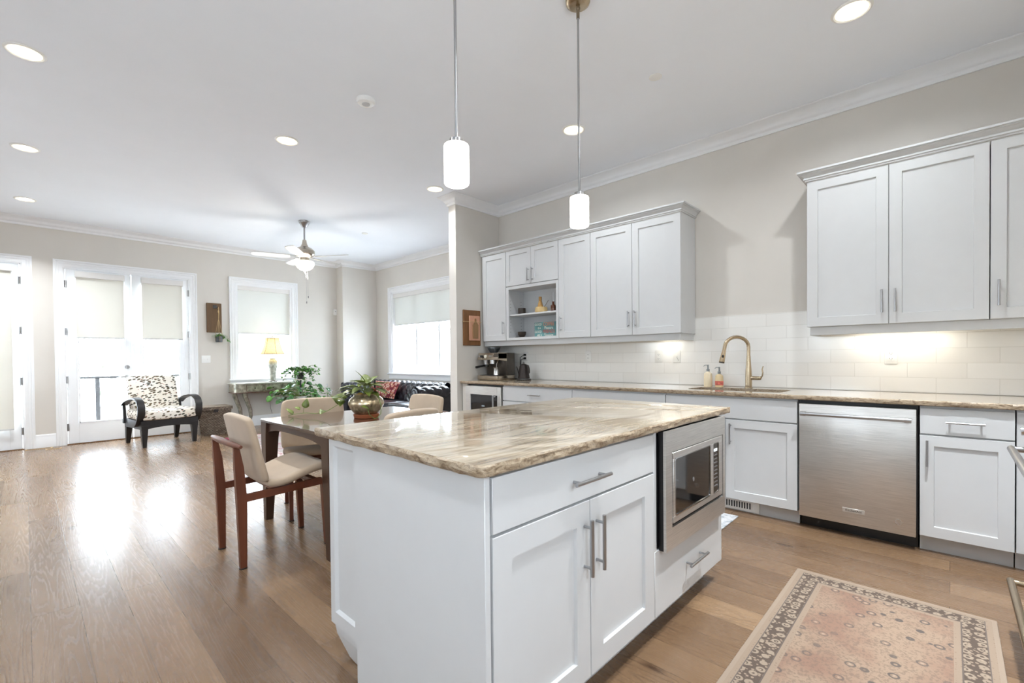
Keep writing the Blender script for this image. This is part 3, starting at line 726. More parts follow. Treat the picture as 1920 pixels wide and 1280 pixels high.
def undercab(y0, y1, power, label):
    t = thing('undercabinet_light', label, 'light', (4.22, (y0+y1)/2, UB-.02))
    MB().box(4.20, 4.25, y0, y1, UB-.018, UB-.001, None, .002).build('housing', white_pl, t)
    MB().box(4.205, 4.245, y0+.005, y1-.005, UB-.0205, UB-.018).build('diffuser', mat('warm_diffuser', (255, 246, 225), .5, emit=3.0), t)
    area('undercabinet_lamp', (4.225, (y0+y1)/2, UB-.023), .03, y1-y0-.02, power, (1, .93, .80), parent=t)
undercab(.0, .52, .6, 'warm strip light under the cabinets above the dishwasher')
undercab(1.90, 2.06, .22, 'small warm light under the two door cabinet above the outlets')

# outlets
MO = face(XK-.009, 0, (0, 1), (-1, 0))
def outlet(y, z, label, kind='duplex', M=MO):
    t = thing('wall_outlet', label, 'outlet', M @ Vector((y, 0, z)), group='wall outlets on the tiles')
    MB().box(y-.037, y+.037, 0, .006, z-.059, z+.059, M, .0025, 2).build('plate', white_pl, t)
    if kind == 'duplex':
        for dz in (-.02, .02):
            r = MB().cyl((y, .005, z+dz), (y, .0085, z+dz), .016, M=M, n=18).build('receptacle', white_pl, t)
            MB().box(y-.008, y-.006, .0085, .009, z+dz-.004, z+dz+.005, M).box(y+.006, y+.008, .0085, .009, z+dz-.004, z+dz+.005, M).cyl((y, .0085, z+dz-.009), (y, .009, z+dz-.009), .0022, M=M, n=8).build('slot', dark_gap, r)
    else:
        MB().box(y-.006, y+.006, .005, .014, z-.012, z+.012, M, .001).build('toggle', white_pl, t)
        MB().tube([M @ Vector((y, .012, z)), M @ Vector((y-.012, .016, z-.02)), M @ Vector((y-.022, .010, z-.04))], .0015, 5).build('wire', mat('thin_wire', (150, 150, 150), .5), t)
    return t
outlet(2.947, 1.196, 'white outlet on the tiles between the kettle and the strip lit tiles')
outlet(2.110, 1.186, 'white outlet on the tiles under the small warm light')
outlet(1.924, 1.186, 'white switch plate with a dangling wire near the small warm light', 'wire')
outlet(.314, 1.176, 'white outlet on the bright tiles above the dishwasher')
oq = outlet(3.885, 1.200, 'white outlet behind the kettle with two black plugs in it')
# plugs and cords
for k, (z, lab, pts) in enumerate(((1.222, 'black power plug and cord running to the espresso machine', [(4.315, 3.89, 1.222), (4.29, 3.93, 1.19), (4.30, 3.94, 1.08), (4.28, 3.95, .98), (4.29, 3.96, .93), (4.315, 4.0, .921), (4.31, 4.04, .921)]),
                                   (1.180, 'black power plug and cord looping down to the kettle base', [(4.315, 3.885, 1.180), (4.285, 3.91, 1.16), (4.29, 3.92, 1.05), (4.25, 3.90, 1.00), (4.26, 3.92, .95), (4.27, 3.90, .9215), (4.25, 3.865, .9215)]))):
    t = thing('power_cord', lab, 'cord', (4.33, 3.885, z))
    MB().box(4.318, 4.342, 3.872, 3.90, z-.012, z+.012, None, .003).build('plug', black, t)
    MB().tube(pts, .0045, 7).build('cable', black, t)
# ================================================================ island
MI = face(0, .90, (1, 0), (0, -1)); MIW = face(.840, 0, (0, 1), (-1, 0))
isl = thing('kitchen_island', 'white kitchen island with drawer, doors and built-in microwave', 'island', (1.68, 1.34, 0))
b = MB().box(.842, 1.766, .9005, 1.78, .10, .880).box(1.766, 1.790, .9005, 1.78, .10, .880).box(2.515, 2.535, .9005, 1.78, .10, .880).box(1.79, 2.515, 1.25, 1.78, .10, .88).box(1.79, 2.515, .9005, 1.25, .10, .372).box(.90, 2.50, .965, 1.74, 0, .10)
b.build('carcass', cab, isl)
MB().box(.820, .840, .882, 1.574, .0, .880, None, .0015).build('end_panel', cab, isl)
d = slab(MI, .845, 1.764, .716, .872, isl); bar_handle(MI, 1.285, .787, .205, False, d, r=.0065, span=.72)
d = shaker(MI, .845, 1.303, .107, .711, isl, rail=.075); bar_handle(MI, 1.268, .562, .185, True, d, r=.0065, span=.72)
d = shaker(MI, 1.304, 1.764, .107, .711, isl, rail=.075); bar_handle(MI, 1.340, .562, .185, True, d, r=.0065, span=.72)
MB().box(1.766, 1.790, 0, .018, .105, .872, MI, .001).box(2.512, 2.534, 0, .018, .105, .872, MI, .001).box(1.79, 2.512, 0, .006, .866, .880, MI).build('face_frame', cab, isl)
d = slab(MI, 1.768, 2.532, .107, .384, isl); bar_handle(MI, 2.16, .238, .205, False, d, r=.0065, span=.72)
# panelled corner post with a tapered foot
def post_(y0, y1, x0, x1, parent):
    b = MB(); k = .012
    def ring(z, a, c, d_, e):
        return [(a, c+k, z), (a+k, c, z), (d_-k, c, z), (d_, c+k, z), (d_, e-k, z), (d_-k, e, z), (a+k, e, z), (a, e-k, z)]
    b.rings([ring(.882, x0, y0, x1, y1), ring(.13, x0, y0, x1, y1), ring(.09, x0+.004, y0+.002, x1-.01, y1-.012), ring(.022, x0+.018, y0+.012, x1-.035, y1-.085), ring(.0, x0+.03, y0+.03, x1-.05, y1-.105)])
    return b.build('corner_post', cab, parent)
p_ = post_(1.578, 1.808, .842, .965, isl)
b = MB(); o = [(1.584, .14), (1.800, .14), (1.800, .878), (1.584, .878)]
i_ = [(1.605, .19), (1.765, .19), (1.765, .850), (1.605, .850)]; i2 = [(1.617, .20), (1.753, .20), (1.753, .838), (1.617, .838)]
b.rings([[(p[0], w, p[1]) for p in q] for q, w in ((o, -.004), (o, .010), (i_, .010), (i2, -.001))], MIW)
b.build('panel_molding', cab, p_)
post_(1.578, 1.808, 2.40, 2.523, isl)
granite_slab('island_countertop', [(.787+.03*(1-math.cos(R(a)))-.0, .857+.03*(1-math.sin(R(a)))) for a in range(0, 91, 18)]+[(2.60, .857), (2.602, 1.862), (.80, 1.862)],
             .882, .914, 'polished beige streaked granite slab with chiselled edge on the island', gran_x, amp=.0065, seed=9)
# microwave with trim kit
mw = thing('microwave_oven', 'stainless built-in microwave with trim kit in the island front', 'microwave', (2.15, 1.0, .38))
MM = face(0, .848, (1, 0), (0, -1))
MB().box(1.80, 2.50, .886, 1.22, .388, .860).build('body', black, mw)
b = MB(); FX0, FX1, FZ0, FZ1 = 1.808, 2.492, .377, .877; IX0, IX1, IZ0, IZ1 = 1.866, 2.462, .468, .786
for q in ((FX0, FX1, FZ0, IZ0), (FX0, FX1, IZ1, FZ1), (FX0, IX0, IZ0, IZ1), (IX1, FX1, IZ0, IZ1)): b.box(q[0], q[1], -.012, 0, q[2], q[3], MM)
b.build('trim_frame', steel, mw)
b = MB()
for q in ((FX0+.001, FX1-.001, FZ0+.002, FZ0+.03), (FX0+.001, FX1-.001, FZ1-.03, FZ1-.002), (FX0+.001, FX0+.03, FZ0+.03, FZ1-.03), (FX1-.03, FX1-.001, FZ0+.03, FZ1-.03)): b.box(q[0], q[1], -.034, -.0125, q[2], q[3], MM)
b.build('trim_spacer', black, mw)
MB().box(IX0+.001, IX1-.001, -.036, -.020, IZ0+.001, IZ1-.001, MM).build('surround', black, mw)
dz0, dz1 = .484, .783
dr = MB()
for q in ((1.869, 2.442, dz0, .512), (1.869, 2.442, .757, dz1), (1.869, 1.886, .512, .757), (2.282, 2.320, .512, .757), (2.392, 2.442, .512, .757)): dr.box(q[0], q[1], -.018, .004, q[2], q[3], MM, .0012)
dr = dr.build('door', steel, mw)
def rr2(u0, u1, z0, z1, r=.010, n=4):
    return [(p[0], p[1]) for p in rrect(u0, u1, z0, z1, r, n)]
MB().rings([[(u, w, z) for u, z in rr2(1.885+o, 2.283-o, .511+o, .758-o)] for w, o in ((-.002, 0), (.0055, .0), (.0055, .0045), (.001, .0045))], MM, False).build('window_rim', chrome, dr)
MB().box(1.886, 2.282, -.006, .0015, .512, .757, MM).build('window', blackg, dr)
cpn = MB().box(2.321, 2.391, -.006, .002, .512, .757, MM).build('control_panel', blackg, mw)
MB().rings([[(u, w, z) for u, z in rr2(2.318+o, 2.394-o, .509+o, .760-o, .008)] for w, o in ((-.002, 0), (.005, .0), (.005, .004), (.001, .004))], MM, False).build('panel_rim', chrome, cpn)
MB().box(2.334, 2.376, .002, .0026, .716, .729, MM).build('display', mat('lit_display', (230, 245, 255), .4, emit=.9), cpn)
b = MB()
for i in range(9):
    for j in range(3): b.box(2.332+.017*j, 2.343+.017*j, .002, .0025, .695-.019*i, .701-.019*i, MM)
b.build('key', mat('key_grey', (120, 120, 122), .5), cpn)
text('8:12', (2.355, .8452, .7225), .013, black, cpn, SOUTHFACE)
text('Steam', (2.355, .8455, .742), .008, mat('key_grey', (120, 120, 122), .5), cpn, SOUTHFACE) if False else None
MB().lathe([(.010, 0), (.010, .001), (.007, .0012), (.007, .0002)], n=16, M=MM @ Matrix.Translation((2.085, .0015, .63)) @ Matrix.Rotation(R(-90), 4, 'X')).build('emblem', nickel, dr)

# ================================================================ things on the wall counter
Z = .9145
t = thing('espresso_machine', 'stainless espresso machine with black bean hopper in the counter corner', 'coffee machine', (4.07, 4.12, Z))
ME_ = Matrix.Translation((0, 0, Z)) @ face(3.90, 0, (0, 1), (-1, 0))
y0, y1 = 3.945, 4.305
stm = mat('warm_steel', (190, 178, 162), .22, 1, var=.06, scale=6)
MB().box(y0, y1, -.31, -.02, .0, .058, ME_, .006, 2).box(y0+.005, y1-.005, -.02, .0, .006, .056, ME_, .004, 2).build('drip_tray', stm, t)
MB().box(y0+.02, y1-.02, -.13, -.03, .058, .061, ME_).build('tray_grid', mat('tray_dark', (70, 70, 72), .4, .6), t)
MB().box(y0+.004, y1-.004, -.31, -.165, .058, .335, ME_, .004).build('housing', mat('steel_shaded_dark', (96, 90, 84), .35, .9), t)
hd = MB().hexa([(y0, -.165, .235), (y1, -.165, .235), (y1, -.005, .250), (y0, -.005, .250)], [(y0, -.165, .335), (y1, -.165, .335), (y1, -.03, .335), (y0, -.03, .335)], ME_).build('head', stm, t)
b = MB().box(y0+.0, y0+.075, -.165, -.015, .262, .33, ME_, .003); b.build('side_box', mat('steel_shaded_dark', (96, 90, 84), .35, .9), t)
b = MB(); w_ = -.012
for u in (4.06, 4.09, 4.03): b.cyl((u, w_-.01, .298), (u, w_+.004, .296), .0105, M=ME_, n=14)
b.cyl((4.27, w_-.01, .298), (4.27, w_+.006, .296), .012, M=ME_, n=14); b.build('button', chrome, hd)
MB().cyl((4.165, w_-.01, .292), (4.165, w_+.006, .290), .021, M=ME_, n=22).build('pressure_gauge', mat('gauge_face', (225, 222, 210), .3), hd)
MB().cyl((4.225, w_-.01, .294), (4.225, w_+.016, .292), .017, M=ME_, n=18).build('grind_knob', black, hd)
b = MB().cyl((4.24, -.10, .245), (4.24, -.10, .195), .038, .034, M=ME_); b.build('group_head', chrome, t); MB().cyl((4.12, -.09, .25), (4.12, -.09, .20), .036, M=ME_).build('grinder_chute', chrome, t)
b = MB().cyl((4.24, -.10, .19), (4.24, -.10, .165), .036, M=ME_).tube([(4.24, -.065, .178), (4.235, .02, .168), (4.23, .085, .160)], [.011, .013, .015], 10, ME_); b.build('portafilter', black, t)
MB().tube([(3.99, -.06, .245), (3.985, -.03, .20), (3.975, -.01, .13), (3.965, .01, .085)], .005, 8, ME_).build('steam_wand', chrome, t)
MB().lathe([(.036, 0), (.038, .002), (.037, .03), (.030, .075), (.034, .095)], n=20, M=ME_ @ Matrix.Translation((4.045, -.08, .0615))).build('milk_jug', chrome, t)
MB().lathe([(.045, .0), (.075, .045), (.076, .055), (.08, .056), (.08, .072), (.06, .078), (0, .079)], n=26, M=ME_ @ Matrix.Translation((4.205, -.20, .335))).build('bean_hopper', smoked if False else mat('hopper_grey', (58, 64, 68), .2), t)
MB().cyl((4.305, -.10, .28), (4.335, -.09, .285), .010, M=ME_).build('steam_knob', black, t)

t = thing('electric_kettle', 'dark gooseneck electric kettle on its base near the counter corner', 'kettle', (4.17, 3.762, Z))
kt = mat('dark_bronze', (62, 56, 54), .3, .6)
MB().lathe([(.088, 0), (.09, .004), (.088, .014), (.078, .020), (0, .021)], (4.17, 3.762, Z)).build('base', black, t)
MB().lathe([(.086, .0), (.087, .003), (.086, .005)], (4.17, 3.762, Z+.013)).build('base_ring', nickel, t)
MB().lathe([(.070, 0), (.073, .006), (.070, .02), (.050, .15), (.046, .163), (.030, .172), (.012, .176), (0, .176)], (4.17, 3.762, Z+.023)).build('body', kt, t)
MB().tube([(4.17+.009*math.sin(a), 3.762+.009*math.cos(a), Z+.205+.0*a) if False else (4.17, 3.762+.010*math.cos(a), Z+.208+.010*math.sin(a)) for a in [k*math.pi/6 for k in range(13)]], .003, 6).build('lid_ring', black, t)
MB().tube([(4.15, 3.715, Z+.175), (4.145, 3.69, Z+.182), (4.14, 3.665, Z+.175), (4.135, 3.648, Z+.14), (4.132, 3.640, Z+.095), (4.132, 3.645, Z+.085)], [.008, .010, .011, .011, .010, .008], 8).build('handle', kt, t)
MB().tube([(4.17, 3.825, Z+.055), (4.168, 3.845, Z+.07), (4.167, 3.855, Z+.11), (4.166, 3.868, Z+.15), (4.165, 3.885, Z+.165)], [.009, .007, .006, .005, .005], 8).build('spout', kt, t)

# cutting boards on the partition
MP = face(0, YS, (1, 0), (0, -1))
rustic = wood_mat('rustic_wood', (126, 84, 46), .6, (22, 22, 3), .5)
t = thing('cutting_board', 'large dark striped wooden board hung on the beige partition', 'cutting board', (3.86, YS, 1.33))
MB().box(3.715, 3.995, .001, .024, 1.345, 1.785, MP, .003).build('board', rustic, t)
t = thing('cutting_board', 'pinkish wooden board strapped on the larger dark board', 'cutting board', (3.87, YS-.03, 1.40))
MB().box(3.795, 3.970, .0245, .040, 1.405, 1.715, MP, .004).build('board', wood_mat('pink_wood', (204, 152, 124), .6, (20, 20, 3), .15), t)
t = thing('cutting_board', 'small brown paddle board strapped on the pinkish board', 'cutting board', (3.88, YS-.05, 1.42))
P2 = [(3.845, 1.43), (3.930, 1.43), (3.935, 1.60), (3.915, 1.625), (3.90, 1.64), (3.898, 1.68), (3.878, 1.68), (3.876, 1.64), (3.86, 1.625), (3.842, 1.60)]
MB().rings([[(u, w, z) for u, z in P2] for w in (.0405, .052)], MP).build('board', wood_mat('brown_wood', (150, 116, 78), .6, (20, 20, 3), .2), t)
t = thing('twine_strap', 'pale twine band tied across the three hanging boards', 'twine', (3.86, YS-.05, 1.64))
MB().tube([MP @ Vector(p) for p in ((3.708, .004, 1.640), (3.712, .028, 1.640), (3.79, .044, 1.638), (3.84, .055, 1.637), (3.93, .055, 1.637), (3.974, .044, 1.637), (3.998, .028, 1.638), (4.0, .004, 1.638))], .003, 6).build('cord', mat('twine', (196, 168, 124), .9), t)

# on the open shelves
def put(name, label, cat, x, y, z, prof, m, parts=()):
    t = thing(name, label, cat, (x, y, z)); MB().lathe(prof, (x, y, z), 24).build('body', m, t); return t
dkc = mat('dark_ceramic', (58, 48, 40), .4, var=.2)
put('ceramic_cup', 'small straight dark cup on the upper open shelf', 'cup', 4.15, 3.765, 1.7095, [(.044, 0), (.046, .003), (.046, .075), (.042, .077), (.040, .07), (.038, .01), (0, .008)], dkc)
t = put('wooden_bowl', 'pale wooden bowl holding a bamboo whisk on the upper open shelf', 'bowl', 4.15, 3.46, 1.7095, [(.060, 0), (.072, .006), (.076, .03), (.068, .062), (.062, .064), (.058, .055), (0, .05)], wood_mat('pale_wood', (214, 184, 130), .6, (20, 20, 20), .12))
t = put('bamboo_whisk', 'tan bamboo tea whisk standing in the pale wooden bowl', 'whisk', 4.15, 3.475, 1.765, [(.034, 0), (.036, .01), (.028, .04), (.019, .075), (.016, .09), (.018, .092), (.018, .13), (.016, .132), (0, .132)], mat('bamboo', (190, 146, 84), .6, var=.15, scale=60))
t = thing('bamboo_scoop', 'thin dark tea scoop leaning out of the pale bowl', 'scoop', (4.14, 3.40, 1.77))
MB().tube([(4.14, 3.42, 1.765), (4.13, 3.37, 1.80), (4.12, 3.335, 1.835), (4.12, 3.32, 1.84)], .0025, 6).build('stick', mat('scoop_brown', (110, 96, 84), .5), t)
t = put('diffuser_bottle', 'small amber glass bottle with reeds on the upper open shelf', 'bottle', 4.14, 3.275, 1.7095, [(.028, 0), (.030, .004), (.030, .06), (.026, .072), (.013, .082), (.013, .105), (.015, .106), (.015, .112), (0, .112)], mat('amber_glass', (86, 44, 24), .1, coat=.5))
for k in range(3): MB().cyl((4.14, 3.275, 1.80), (4.14+.006*k-.006, 3.277-.006*k, 1.925+.005*k), .0013, n=6).build('reed', mat('white_reed', (225, 225, 225), .6), t)
put('saucer', 'flat dark saucer under the tea bowl on the lower open shelf', 'saucer', 4.13, 3.755, 1.4245+.0, [(.03, 0), (.075, .006), (.08, .009), (.077, .010), (0, .005)], dkc)
put('tea_bowl', 'dark brown tea bowl on its saucer on the lower open shelf', 'bowl', 4.13, 3.75, 1.433, [(.028, 0), (.030, .006), (.048, .03), (.052, .066), (.049, .067), (.044, .03), (0, .012)], dkc)
t = thing('lettered_sign', 'teal lettered coffee sign leaning on the lower open shelf', 'sign', (4.17, 3.40, 1.4245))
sg = mat('sign_teal', (104, 150, 150), .7, var=.15, scale=20)
MS = face(4.16, 0, (0, 1), (-1, 0))
bd = MB().box(3.185, 3.575, -.012, 0, 1.4245, 1.600, MS, .001).build('board', sg, t)
wh, orr, red = mat('sign_white', (240, 236, 224), .7), mat('sign_orange', (226, 132, 92), .7), mat('sign_red', (196, 84, 70), .7)
for s_, y, z, sz, m, sq in (('GOOD', 3.518, 1.574, .042, wh, .8), ('COFFEE', 3.36, 1.572, .058, orr, .82), ('IS A', 3.50, 1.531, .034, wh, .8), ('Pleasure', 3.36, 1.531, .048, wh, .8), ('GOOD', 3.518, 1.488, .042, wh, .8),
                            ('FRIENDS', 3.36, 1.488, .058, red, .80), ('ARE A', 3.50, 1.447, .034, wh, .8), ('Treasure', 3.36, 1.445, .046, wh, .8)):
    text(s_, (4.1592, y, z), sz, m, bd, WESTFACE, squash=sq)

# ================================================================ ceiling things
glow = mat('lamp_glow', (255, 250, 240), .5, emit=7.0, ecol=(255, 248, 232))
warmring = mat('can_reflector', (250, 240, 205), .35, emit=1.1, ecol=(255, 240, 190))
def can(x, y, label, on=True, power=CAN_W, spread=125):
    t = thing('recessed_light', label, 'ceiling light', (x, y, CEIL), group='recessed ceiling lights')
    MB().lathe([(.100, -.0005), (.100, -.004), (.088, -.010), (.080, -.006), (.080, -.0015)], (x, y, CEIL), 36, cap=False).build('trim_ring', white_pl, t)
    MB().lathe([(.080, -.004), (.056, -.0015), (.056, -.001), (.080, -.001)], (x, y, CEIL), 32, cap=False).build('reflector', warmring, t)
    MB().lathe([(.057, -.0018), (.03, -.0035), (0, -.004)], (x, y, CEIL), 28).build('lens', glow, t)
    area('can_lamp', (x, y, CEIL-.0125), .11, .11, power, (.91, .965, 1), parent=t, shape='DISK', spread=spread)
can(.03, 4.28, 'recessed light in the ceiling nearest above the dining chair aisle', power=CAN_W*.42, spread=150)
can(.03, 6.19, 'recessed light in the ceiling halfway to the glass doors')
can(.03, 8.14, 'recessed light in the ceiling closest to the glass doors')
can(1.655, 4.34, 'recessed light in the ceiling over the dining table')
can(3.31, 2.38, 'recessed light in the ceiling above the wall cabinets beside the far pendant', power=CAN_W*.42, spread=150)
can(3.32, 4.364, 'recessed light in the ceiling beside the partition end', power=CAN_W*.3)
can(3.30, .415, 'recessed light in the ceiling above the dishwasher aisle', power=CAN_W*.42, spread=150)
can(.03, 2.35, 'unseen fill light added in the ceiling west of the island', power=CAN_W*.3); can(.03, .35, 'unseen fill light added in the ceiling above the entry side', power=CAN_W*.3); can(1.65, .30, 'unseen fill light added in the ceiling over the island front aisle', power=CAN_W*.6)  # out-of-view lamps, added to bring the room up to brightness
can(2.60, -.05, 'unseen fill light added in the ceiling over the runner rug', power=CAN_W*.95, spread=80)  # out-of-view lamp, added to brighten the aisle floor
def disc(name, x, y, prof, label, cat):
    t = thing(name, label, cat, (x, y, CEIL)); MB().lathe(prof, (x, y, CEIL), 30).build('cover', white_pl, t); return t
t = disc('smoke_detector', 1.819, 3.237, [(.068, -.0005), (.068, -.018), (.060, -.030), (.045, -.034), (0, -.034)], 'round white smoke detector on the ceiling over the dining table', 'smoke detector')
MB().lathe([(.030, 0), (.030, -.003), (.026, -.003), (0, -.003)], (1.819, 3.237, CEIL-.034), 20).build('vent_ring', mat('pale_grey', (190, 190, 190), .6), t)
disc('ceiling_cover', 3.10, 1.517, [(.045, -.0005), (.045, -.004), (.040, -.006), (0, -.006)], 'flat white round cover plate on the ceiling near the kitchen crown', 'cover plate')
disc('sprinkler_cover', 3.705, 6.679, [(.045, -.0005), (.045, -.010), (.040, -.012), (0, -.012)], 'small white round sprinkler cover on the ceiling beyond the fan', 'sprinkler cover')
shg = mat('opal_glass', (255, 252, 244), .3, emit=PENDANT_E, ecol=(255, 249, 238))
def pendant(x, y, zt, zb, label, r=.053):
    t = thing('pendant_light', label, 'pendant light', (x, y, CEIL), group='pendants over the island')
    MB().lathe([(.068, -.0005), (.068, -.010), (.064, -.020), (.050, -.030), (.044, -.032), (0, -.033)], (x, y, CEIL), 32).build('canopy', champ, t)
    MB().cyl((x, y, CEIL-.032), (x, y, CEIL-.10), .009).ball((x, y, CEIL-.045), .013).build('swivel', mat('aged_nickel', (140, 128, 110), .3, 1), t)
    MB().cyl((x, y, CEIL-.10), (x, y, zt+.025), .0062, n=12).build('rod', nickel, t)
    MB().lathe([(.010, .028), (.028, .022), (.030, .0)], (x, y, zt), 20).build('cap', nickel, t)
    h = zt-zb
    MB().lathe([(.030, 0), (r-.008, -.001), (r-.002, -.004), (r, -.012), (r, -h+.012), (r-.003, -h+.003), (r-.008, -h), (0, -h+.002)], (x, y, zt), 32).build('shade', shg, t)
pendant(2.14, 1.502, 2.082, 1.914, 'cylinder pendant hanging over the microwave end of the island')
pendant(1.260, 1.506, 2.085, 1.916, 'cylinder pendant hanging nearer the dining end of the island')

# ceiling fan
fxx, fyy = 2.78, 6.715
t = thing('ceiling_fan', 'brushed nickel ceiling fan with five pale blades and glass bowl light', 'ceiling fan', (fxx, fyy, CEIL))
MB().lathe([(.075, -.0005), (.075, -.012), (.068, -.025), (.052, -.055), (.030, -.085), (.018, -.092), (0, -.092)], (fxx, fyy, CEIL), 28).build('canopy', nickel, t)
MB().cyl((fxx, fyy, CEIL-.09), (fxx, fyy, 2.80), .012).build('downrod', nickel, t)
MB().lathe([(.025, .10), (.035, .04), (.055, 0), (.10, -.02), (.135, -.055), (.135, -.105), (.10, -.14), (.06, -.155), (.06, -.20), (0, -.20)], (fxx, fyy, 2.80), 32).build('motor', mat('brushed_nickel_warm', (196, 186, 172), .25, 1), t)
bladem = mat('blade_silver', (205, 205, 203), .35, .2)
for k in range(5):
    a = R(15+72*k); MBk = Matrix.Translation((fxx, fyy, 2.655)) @ Matrix.Rotation(a, 4, 'Z') @ Matrix.Rotation(R(12), 4, 'X')
    pl = [(.19, -.045), (.24, -.058), (.45, -.068), (.60, -.068), (.655, -.05), (.675, -.01), (.665, .035), (.63, .062), (.45, .064), (.24, .055), (.19, .045)]
    bl = MB().prism(pl, -.004, .004, MBk).build('blade', bladem, t)
    MB().prism([(.11, -.02), (.16, -.022), (.21, -.045), (.26, -.03), (.27, 0), (.26, .03), (.21, .045), (.16, .022), (.11, .02)], .0045, .010, MBk).build('bracket', nickel, bl)
MB().lathe([(.085, 0), (.11, -.005), (.128, -.02), (.125, -.055), (.10, -.095), (.06, -.125), (.02, -.138), (0, -.138)], (fxx, fyy, 2.598), 32).build('bowl', mat('fan_bowl', (255, 248, 232), .3, emit=5.0, ecol=(255, 246, 226)), t)
MB().lathe([(.0, .0), (.016, 0), (.018, -.008), (.008, -.022), (.004, -.032), (0, -.034)], (fxx, fyy, 2.462), 14).build('finial', nickel, t)
for dx, z1, r in ((.012, 2.10, 0), (-.012, 2.02, 1)):
    c_ = MB().cyl((fxx+dx+.02, fyy-.015, 2.52), (fxx+dx+.025, fyy-.015, z1), .0014, n=6).build('pull_chain', nickel, t)
    MB().cyl((fxx+dx+.025, fyy-.015, z1), (fxx+dx+.025, fyy-.015, z1-.028), .005, .004, n=10).build('pull', mat('pull_dark', (90, 90, 92), .4, .5), c_)
l = bpy.data.lights.new('fan_lamp', 'POINT'); l.energy = 10; l.color = (1, .95, .86); l.shadow_soft_size = .08
o = bpy.data.objects.new('fan_lamp', l); C.objects.link(o); o.parent = t; o.location = (0, 0, 2.40-CEIL)

# wall bits
MN2 = MN
t = thing('light_switch', 'white double light switch plate beside the french doors', 'switch', (2.11, YF, 1.21))
MB().box(2.045, 2.175, .0005, .006, 1.150, 1.272, MN, .002, 2).build('plate', white_pl, t)
for u in (2.085, 2.135): MB().box(u-.005, u+.005, .006, .014, 1.20, 1.222, MN, .001).build('toggle', white_pl, t)
t = thing('wall_sensor', 'small white sensor box on the bump-out corner', 'sensor', (XBUMP-.04, YF-.03, 2.15))
MB().box(XBUMP-.075, XBUMP-.012, .001, .035, 2.09, 2.21, MN, .006, 2).build('box', white_pl, t)
MB().cyl((XBUMP-.043, .035, 2.165), (XBUMP-.043, .037, 2.165), .010, M=MN).build('lens', mat('pale_grey', (190, 190, 190), .6), t)
t = thing('wall_plaque', 'brown reclaimed wood plaque hung beside the sash window', 'wall decor', (2.23, YF, 1.66))
MB().box(2.125, 2.345, .001, .030, 1.665, 2.165, MN, .003).build('board', wood_mat('reclaimed', (112, 86, 60), .7, (20, 20, 3), .3), t)
MB().box(2.215, 2.275, .030, .042, 2.075, 2.13, MN, .002).cyl((2.285, .03, 2.10), (2.285, .06, 2.10), .006, M=MN, n=8).build('hook', black, t)
hp = thing('hanging_planter', 'small ribbed dark pot in a macrame hanger below the wood plaque', 'planter', (2.29, YF-.07, 1.50))
px_, py_ = 2.285, YF-.082
MB().lathe([(.042, 0), (.050, .004), (.056, .10), (.053, .102), (.050, .09), (0, .088)], (px_, py_, 1.50), 22).build('pot', mat('ribbed_pot', (70, 72, 76), .5, var=.35, scale=10, stretch=(1, 1, 14)), hp)
b = MB(); tw = mat('twine', (196, 168, 124), .9)
for a in (0, 90, 180, 270): b.tube([(px_, py_, 1.90), (px_+.02*math.cos(R(a)), py_+.02*math.sin(R(a)), 1.80), (px_+.057*math.cos(R(a)), py_+.057*math.sin(R(a)), 1.60), (px_+.053*math.cos(R(a)), py_+.053*math.sin(R(a)), 1.52), (px_, py_, 1.496)], .0025, 5)
b.tube([(px_, py_, 2.10), (px_+.004, py_, 2.0), (px_, py_, 1.90)], [.004, .007, .005], 6).ball((px_, py_, 2.02), .012, sz=2.2); b.build('hanger', tw, hp)
# ================================================================ leaves
def leaf(b, base, d, up_, L, Wd, cup=.15, droop=.25, kind='heart'):
    """one folded leaf from base along d"""
    base = Vector(base); d = Vector(d).normalized(); s_ = d.cross(Vector(up_)).normalized(); n_ = s_.cross(d).normalized()
    st = (0, .08, .25, .5, .75, .92, 1.0)
    wd = {'heart': (.10, .62, 1.0, .88, .52, .20, 0), 'oval': (.05, .35, .8, 1.0, .75, .35, 0), 'round': (.2, .75, 1.0, 1.0, .85, .5, .1)}[kind]
    rows = []
    for u, w in zip(st, wd):
        c = base+d*(L*u)-n_*(droop*L*u*u); h = Wd*.5*w
        rows.append([c-s_*h+n_*(cup*h), c, c+s_*h+n_*(cup*h)])
    b.grid(rows)
green = mat('pothos_leaf', (112, 126, 50), .35, var=.35, scale=14)
green_d = mat('dark_leaf', (66, 112, 62), .4, var=.35, scale=20)
green_l = mat('fresh_leaf', (98, 158, 70), .4, var=.25, scale=20)
stemm = mat('stem_green', (122, 138, 74), .5, var=.15)
rr = random.Random(21)
b = MB()
for k in range(30):
    a = rr.uniform(0, 2*math.pi); e = rr.uniform(.1, 1.0)
    leaf(b, (px_, py_, 1.60), (math.cos(a)*.9+.25, math.sin(a)*.5-.2, e), (0, 0, 1), rr.uniform(.05, .12), .022, droop=.5, kind='oval')
for k in range(26):
    t_ = rr.random(); leaf(b, (px_+.05+.10*t_, py_-.02+rr.uniform(-.03, .03), 1.60+.03*math.sin(3*t_)-.10*t_), (rr.uniform(.1, 1), rr.uniform(-.6, .6), rr.uniform(-1, .3)), (0, 0, 1), rr.uniform(.03, .06), .018, kind='oval')
b.build('foliage', green_l, hp, solid=.0006)

# ================================================================ dining table and chairs
TX0, TX1, TY0, TY1 = 1.205, 2.335, 2.63, 3.745
t = thing('dining_table', 'square dark walnut dining table between the island and living area', 'table', ((TX0+TX1)/2, (TY0+TY1)/2, 0))
MB().box(TX0, TX1, TY0, TY1, .728, .750, None, .003).build('tabletop', table_wood, t)
